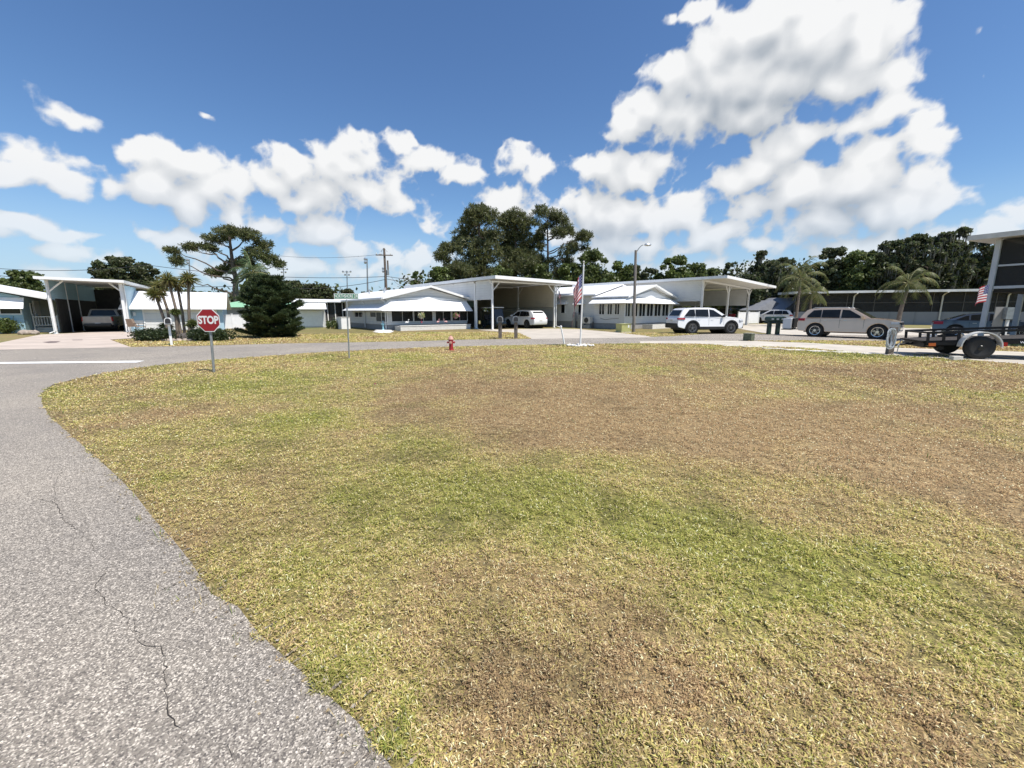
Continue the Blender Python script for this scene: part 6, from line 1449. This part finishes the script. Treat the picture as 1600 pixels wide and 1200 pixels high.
def hanging_flag(label, hoist_top, hoist_h, fly, seed, sag=.86, dirx=-1, name='flag', depth=.09, side=0.12, amp=1.0):
    """limp striped flag: hoist edge along the pole, the fly hangs down in folds"""
    nu, nv = 40, 26; g = np.random.default_rng(seed); vs_ = []
    for i in range(nu+1):
        u = i/nu
        for j in range(nv+1):
            v = j/nv
            # the cloth droops: the further along the fly, the more it falls instead of reaching out
            x = dirx*(side*(1-math.exp(-u*2.2))*1.6 + .05*math.sin(6*v+9*u)*u*amp)
            y = depth*math.sin(u*17+v*2.0)*(0.25+.75*u)*amp
            z = -v*hoist_h*(1-.10*u) - fly*sag*(u**1.1)*(.55+.45*v)
            x += dirx*v*side*.35*math.sin(u*3)
            vs_.append((x, y, z))
    m = MB(); fs = []; mi = []
    for i in range(nu):
        for j in range(nv):
            a = i*(nv+1)+j; m.f.append((a, a+1, a+nv+2, a+nv+1)); st = int(j/nv*13); 
            cant = (i < nu*.22 and j < nv*7/13)
            star = cant and (i % 3 == 1) and (j % 3 == 1)
            m.mi.append(1 if star else (2 if cant else (0 if st % 2 == 0 else 1)))
    m.v = vs_; o = m.build(name, [fr_, fw_, fb_], smooth=True); o.location = hoist_top; return tag(o, label, 'flag', None)
ft = P(911, 427, YF); hanging_flag('large limp striped flag hanging from the tall white flagpole', (ft.x-.03, YF-.03, ft.z), 1.05, 1.75, 1, side=.24)
# small flag on the carport post
q = wp(O1, A1, 15.05, -4.3, 0); ft = P(873, 454, q.y-.1); e = empty('flag_bracket', (q.x, q.y, 0), 0, 'short flag bracket on the right post of the tan walled carport', 'bracket')
q0 = Vector((q.x, q.y, 2.6)); m = MB(); m.path([(0,0,2.7),(ft.x-q.x,-.1,ft.z+.05)], [.015,.012], 6); m.build('rod', white, e)
hanging_flag('small drooping striped flag beside the carport post', (ft.x, q.y-.1, ft.z), .6, .95, 2, side=.12, sag=.9, dirx=1)
ft = P(1546, 445, 19.0); hanging_flag('striped flag hanging at the deck railing near the post', (ft.x, 19.0, ft.z), .75, .45, 3, side=.30, dirx=-1, sag=.6, depth=.03, amp=.4)
# street lamp
b = ground_pt(990, 518.5); tp = P(993.5, 391, b.y); arm = P(1008, 382, b.y)
e = empty('street_lamp', b, 0, 'tall slim street lamp with curved arm in front of the second mobile home', 'street lamp')
m = MB(); m.path([(0,0,-.05),(tp.x-b.x,0,tp.z)], [.12,.09], 10); m.build('pole', mat('lamp_pole_grey', (.20,.18,.16), .8, vary=.15), e, smooth=True)
dx, dz = arm.x-tp.x, arm.z-tp.z; x0, z0 = tp.x-b.x, tp.z-.25
m = MB(); m.path([(x0+dx*t_, 0, z0+(dz+.25)*(1-(1-t_)**2.2)) for t_ in np.linspace(0, 1, 8)], [.035]*8, 6); m.build('arm', galv, e, smooth=True)
m = MB(); m.lathe([(.02,-.28),(.09,-.2),(.11,0),(.08,.2),(.03,.26)], (x0+dx+.2, 0, arm.z-.02), 'x', 10); m.build('lamp_head', alu, e, smooth=True)
# utility pole, wires, field light poles
b = P(606, 500, 62); b.z = 0; tp = P(605, 388, 62); H_ = tp.z
e = empty('utility_pole', b, R(8), 'wooden utility pole with crossarm above the mobile home roof', 'utility pole')
m = MB(); m.path([(0,0,0),(0,0,H_)], [.22,.15], 10); m.build('pole', utilw, e, smooth=True)
m = MB(); m.cbox((0,-.2,P(605,399,62).z), (2.4,.12,.14)); m.build('crossarm', utilw, e)
for x in (-1.1,-.55,.9): m = MB(); m.lathe([(.03,0),(.06,.08),(.05,.22),(.02,.26)], (x,-.2,P(605,399,62).z+.07), n=8); m.build('insulator', offw, e)
m = MB(); m.lathe([(.2,0),(.2,.7),(.12,.75)], (.35,-.1,P(605,430,62).z), n=12); m.build('transformer_can', galv, e); m = MB(); m.path([(.42,-.1,P(605,430,62).z+.6),(.42,-.1,P(605,407,62).z)], [.12,.12], 6); m.build('riser', utilw, e)
m = MB(); m.path([(-.45,-.1,H_-.5),(0,-.1,H_+.15),(.45,-.1,H_-.5)], [.05]*3, 5); m.build('top_bracket', galv, e)
def wire(pts, sag, label, r=.035):
    m = MB(); P_ = []
    for A_, B_ in zip(pts[:-1], pts[1:]):
        for i in range(14): t_ = i/14; v = A_.lerp(B_, t_); P_.append(v-Vector((0,0,sag*4*t_*(1-t_))))
    P_.append(pts[-1]); m.path(P_, [r]*len(P_), 4); tag(m.build('power_line', wirem), label, 'power line', 'power lines')
wire([P(-60,414,62), P(230,414,62), P(605,432,62), P(800,432,70)], .8, 'upper of the two power lines crossing behind the lone pine')
wire([P(-60,424,62.5), P(400,447,62), P(605,436,62), P(760,437,70)], .8, 'lower of the two power lines crossing behind the lone pine')
wire([P(598,397,62), P(420,398,70)], .5, 'thin high power line leaving the crossarm to the left', .02)
wire([P(611,432,61.5), P(629,447,50)], .3, 'short service wire from the utility pole down to the roof', .02)
def light_pole(px, base, top, Y, kind, label):
    tp = P(px, top, Y); b = Vector((P(px, base, Y).x, Y, 0)); e = empty('field_light_pole', b, 0, label, 'light pole', 'sports field light poles')
    m = MB(); m.path([(0,0,0),(tp.x-b.x,0,tp.z)], [.2,.11], 8); m.build('pole', galv, e); x = tp.x-b.x
    if kind == 3:
        MB().cbox((x,0,tp.z), (2.2,.1,.1)).build('crossarm', galv, e)
        for k in (-1,0,1): m = MB(); m.lathe([(.12,-.3),(.26,0),(.26,.05)], (x+k, -.1, tp.z+.1), 'y', 8); m.build('lamp', alu, e)
        for k in (-.5,.5): m = MB(); m.lathe([(.12,-.3),(.26,0),(.26,.05)], (x+k, -.1, tp.z-.7), 'y', 8); m.build('lamp', alu, e)
    else:
        for k in range(2): m = MB(); m.lathe([(.12,-.3),(.28,0),(.28,.05)], (x-.35+.0*k, -.1, tp.z-.1-.6*k), 'y', 8); m.build('lamp', alu, e)
light_pole(573.5, 470, 404, 80, 1, 'tallest field light pole, left of the wooden utility pole')
light_pole(542, 470, 425, 110, 3, 'field light pole with a row of lamps above the street name sign')
light_pole(601, 470, 419, 95, 1, 'field light pole just left of the wooden utility pole')
light_pole(443, 470, 421, 110, 3, 'field light pole with a row of lamps right of the lone pine')
light_pole(295.5, 470, 405, 90, 1, 'field light pole seen through the left side of the lone pine')
b = P(8, 500, 60); b.z = 0; tp = P(8, 430, 60)
e = empty('utility_pole', b, 0, 'utility pole with crossarm at the far left edge', 'utility pole'); m = MB(); m.path([(0,0,0),(0,0,tp.z)], [.18,.13], 8); m.build('pole', utilw, e); MB().cbox((0,-.15,tp.z-.15), (1.6,.1,.12)).build('crossarm', utilw, e)
# stepping stones
for i, (px, py) in enumerate(((1145,541.2),(1175,542.6),(1207,545.2),(1240,547.4),(1278,549.4),(1317,551.2),(1358,553.2))):
    q = G(px, py); w = (G(px+14, py).x-G(px-14, py).x)
    m = MB(); m.box(-w/2, w/2, -.22, .22, 0, .035); o = m.build('stepping_stone', slabm, bevel=.008); o.location = (q.x, q.y, .002); o.rotation_euler.z = R(-7+i)
    tag(o, ['leftmost small','second','third','fourth','fifth','sixth','rightmost'][i]+' square stepping stone from the left beside the concrete path', 'stepping stone', 'stepping stones beside the path')
# hose post at the right
b = ground_pt(1389, 554); e = empty('hose_post', b, 0, 'dark wooden post with a white hose coil beside the path', 'post')
tp = P(1389, 511, b.y); pw_ = (P(1391.5,530,b.y).x-P(1383.5,530,b.y).x); m = MB(); m.hexa([(-pw_/2,-.07,0),(pw_/2,-.07,0),(pw_/2,.07,0),(-pw_/2,.07,0)], [(-pw_/2+.03,-.07,tp.z),(pw_/2+.03,-.07,tp.z),(pw_/2+.03,.07,tp.z),(-pw_/2+.03,.07,tp.z)]); m.build('post', woodg, e)
m = MB(); r = random.Random(3)
for k in range(9):
    cx_, cz_ = -.17+r.gauss(0,.02), tp.z-.38+r.gauss(0,.02); pts = []
    for i in range(19): a_ = 2*math.pi*i/18; pts.append((cx_+(.07+.013*k)*math.cos(a_), -.10-.012*k+.03*math.sin(3*a_+k), cz_+(.30+.008*k)*math.sin(a_)))
    m.path(pts, [.012]*19, 5)
m.build('hose', mat('white_hose', (.55,.58,.60), .5), e)
MB().path([(-.1,-.1,tp.z-.66),(-.02,-.15,.30),(.12,-.12,.28),(.22,-.1,.42)], [.012]*4, 5).build('hose_end', MATS['white_hose'], e)
MB().path([(.17,-.1,-.02),(.22,-.1,.42),(.25,-.1,.52),(.36,-.1,.50)], [.014,.014,.02,.02], 6).build('tap_pipe', galv, e)
# meter pedestal beside the deck post
b = G(1562, 524); q = P(1566, 500, 17.6); e = empty('meter_pedestal', (q.x, 17.6, 0), R(-10), 'grey electric panel board and meter box before the blue sedan', 'electric box')
zt_ = P(1560, 479.5, 17.6).z; m = MB(); m.box(-.32,.02,-.02,.02,.1,zt_); m.build('board', mat('grey_board', (.30,.29,.27), .8, vary=.15), e)
m = MB(); m.box(-.06,.20,-.20,-.022,zt_-.52,zt_-.02); m.build('meter_box', galv, e, bevel=.01); MB().box(.10,.18,-.1,-.03,.0,zt_-.54).build('conduit', white, e)
# flamingos, pots, garden ornaments by the planter
pk = mat('flamingo_pink', (.62,.36,.36), .5)
def flamingo(lx, rz, col, lab):
    e = empty('flamingo_ornament', wp(O1, A1, lx, -.95, .28), A1+rz, lab, 'garden ornament', 'flamingo ornaments in the stone planter'); e.scale = (.75,.75,.8)
    m = MB(); m.path([(-.22,0,.42),(-.12,0,.47),(0,0,.48),(.10,0,.44),(.14,0,.46)], [.02,.09,.11,.07,.04], 8); m.path([(.12,0,.46),(.22,0,.56),(.16,0,.68),(.20,0,.78),(.27,0,.76),(.30,0,.71)], [.04,.028,.024,.03,.026,.008], 6); m.build('body', col, e, smooth=True)
    for y in (-.03,.03): MB().tube((0,y,0),(0,y,.42), .008, n=5).build('leg', galv, e)
flamingo(1.3, 0, white, 'white bird ornament near the left end of the stone planter'); flamingo(4.15, .4, pk, 'pink flamingo ornament in the middle of the stone planter'); flamingo(4.9, 2.8, pk, 'pink flamingo ornament facing left right of the middle one'); flamingo(2.6, 1.2, mat('deep_pink', (.55,.10,.16), .5), 'deep pink low flamingo ornament in the left half of the planter')
def basket(lx, lab, seed, col):
    g = np.random.default_rng(seed); q = wp(O1, A1, lx, -1.05, 0); e = empty('hanging_basket', (q.x, q.y, 0), 0, lab, 'plant', 'hanging flower baskets under the awning')
    MB().tube((0,0,1.05),(0,0,1.56), .008, n=4).build('hanger', wirem, e); m = MB(); m.lathe([(.06,.93),(.13,1.08),(.13,1.10)], n=12); m.build('basket', offw, e); crown_mesh('flowers', [(0,0,1.2,.24,.24,.2)], 260, .10, e, g, col, 1.8)
basket(2.55, 'hanging basket with white and orange flowers, left one', 1, [(.6,.5,.3),(.6,.6,.55),(.2,.3,.1)]); basket(5.9, 'hanging basket with pink flowers near the right end of the awning', 2, [(.6,.2,.3),(.6,.5,.35),(.2,.3,.1)])
q = ground_pt(599, 516.5); e = empty('garden_ornament', q, 0, 'small blue fountain ornament on white gravel left of the planter', 'garden ornament')
m = MB(); m.lathe([(.18,0),(.14,.05),(.08,.1),(.07,.45),(.16,.5),(.18,.55),(.04,.58),(.05,.75),(.0001,.8)], n=12); m.build('fountain', mat('pale_blue', (.25,.50,.60), .5), e, smooth=True)
m = MB(); m.lathe([(.7,0),(.66,.05),(.6,.06)], n=20); m.build('basin', stonew, e)
sheet('gravel_patch', [ground_pt(*p_) for p_ in ((582,518.5),(596,517),(616,517.2),(610,520.5),(596,521))], .014, stonew)
# shadowy potted plants by the porch
for i, (px, py) in enumerate(((514,513.6),(527,514),(521,513.4))): q = ground_pt(px, py); shrub('potted_plant', ['left','right','middle'][i]+' small potted plant by the porch steps behind the street sign', (q.x, q.y, 0), .28, .28, .7, 350+i, OAK, n=260, leaf=.10, cat='plant', group='potted plants by the porch')
# golf of detail on the lawn: tiny flag stake
b = ground_pt(585, 604); e = empty('marker_flag', b, 0, 'tiny red stake flag in the lawn', 'marker'); MB().tube((0,0,0),(0,0,.08), .002, n=4).build('stake', galv, e); MB().plate([(0,0,.05),(.035,.01,.05),(.035,.01,.075),(0,0,.075)], .002).build('cloth', mat('faded_pink', (.45,.16,.15), .7), e)
# oil stains on the left drive
for i, pts in enumerate((((66,535),(80,533.6),(95,533.8),(88,536),(76,536.6)), ((112,531.4),(130,531),(128,532),(114,532.2)))): sheet('oil_stain', [G(*p_) for p_ in pts], .019, mat('oil_stain', (.16,.12,.11), .8))
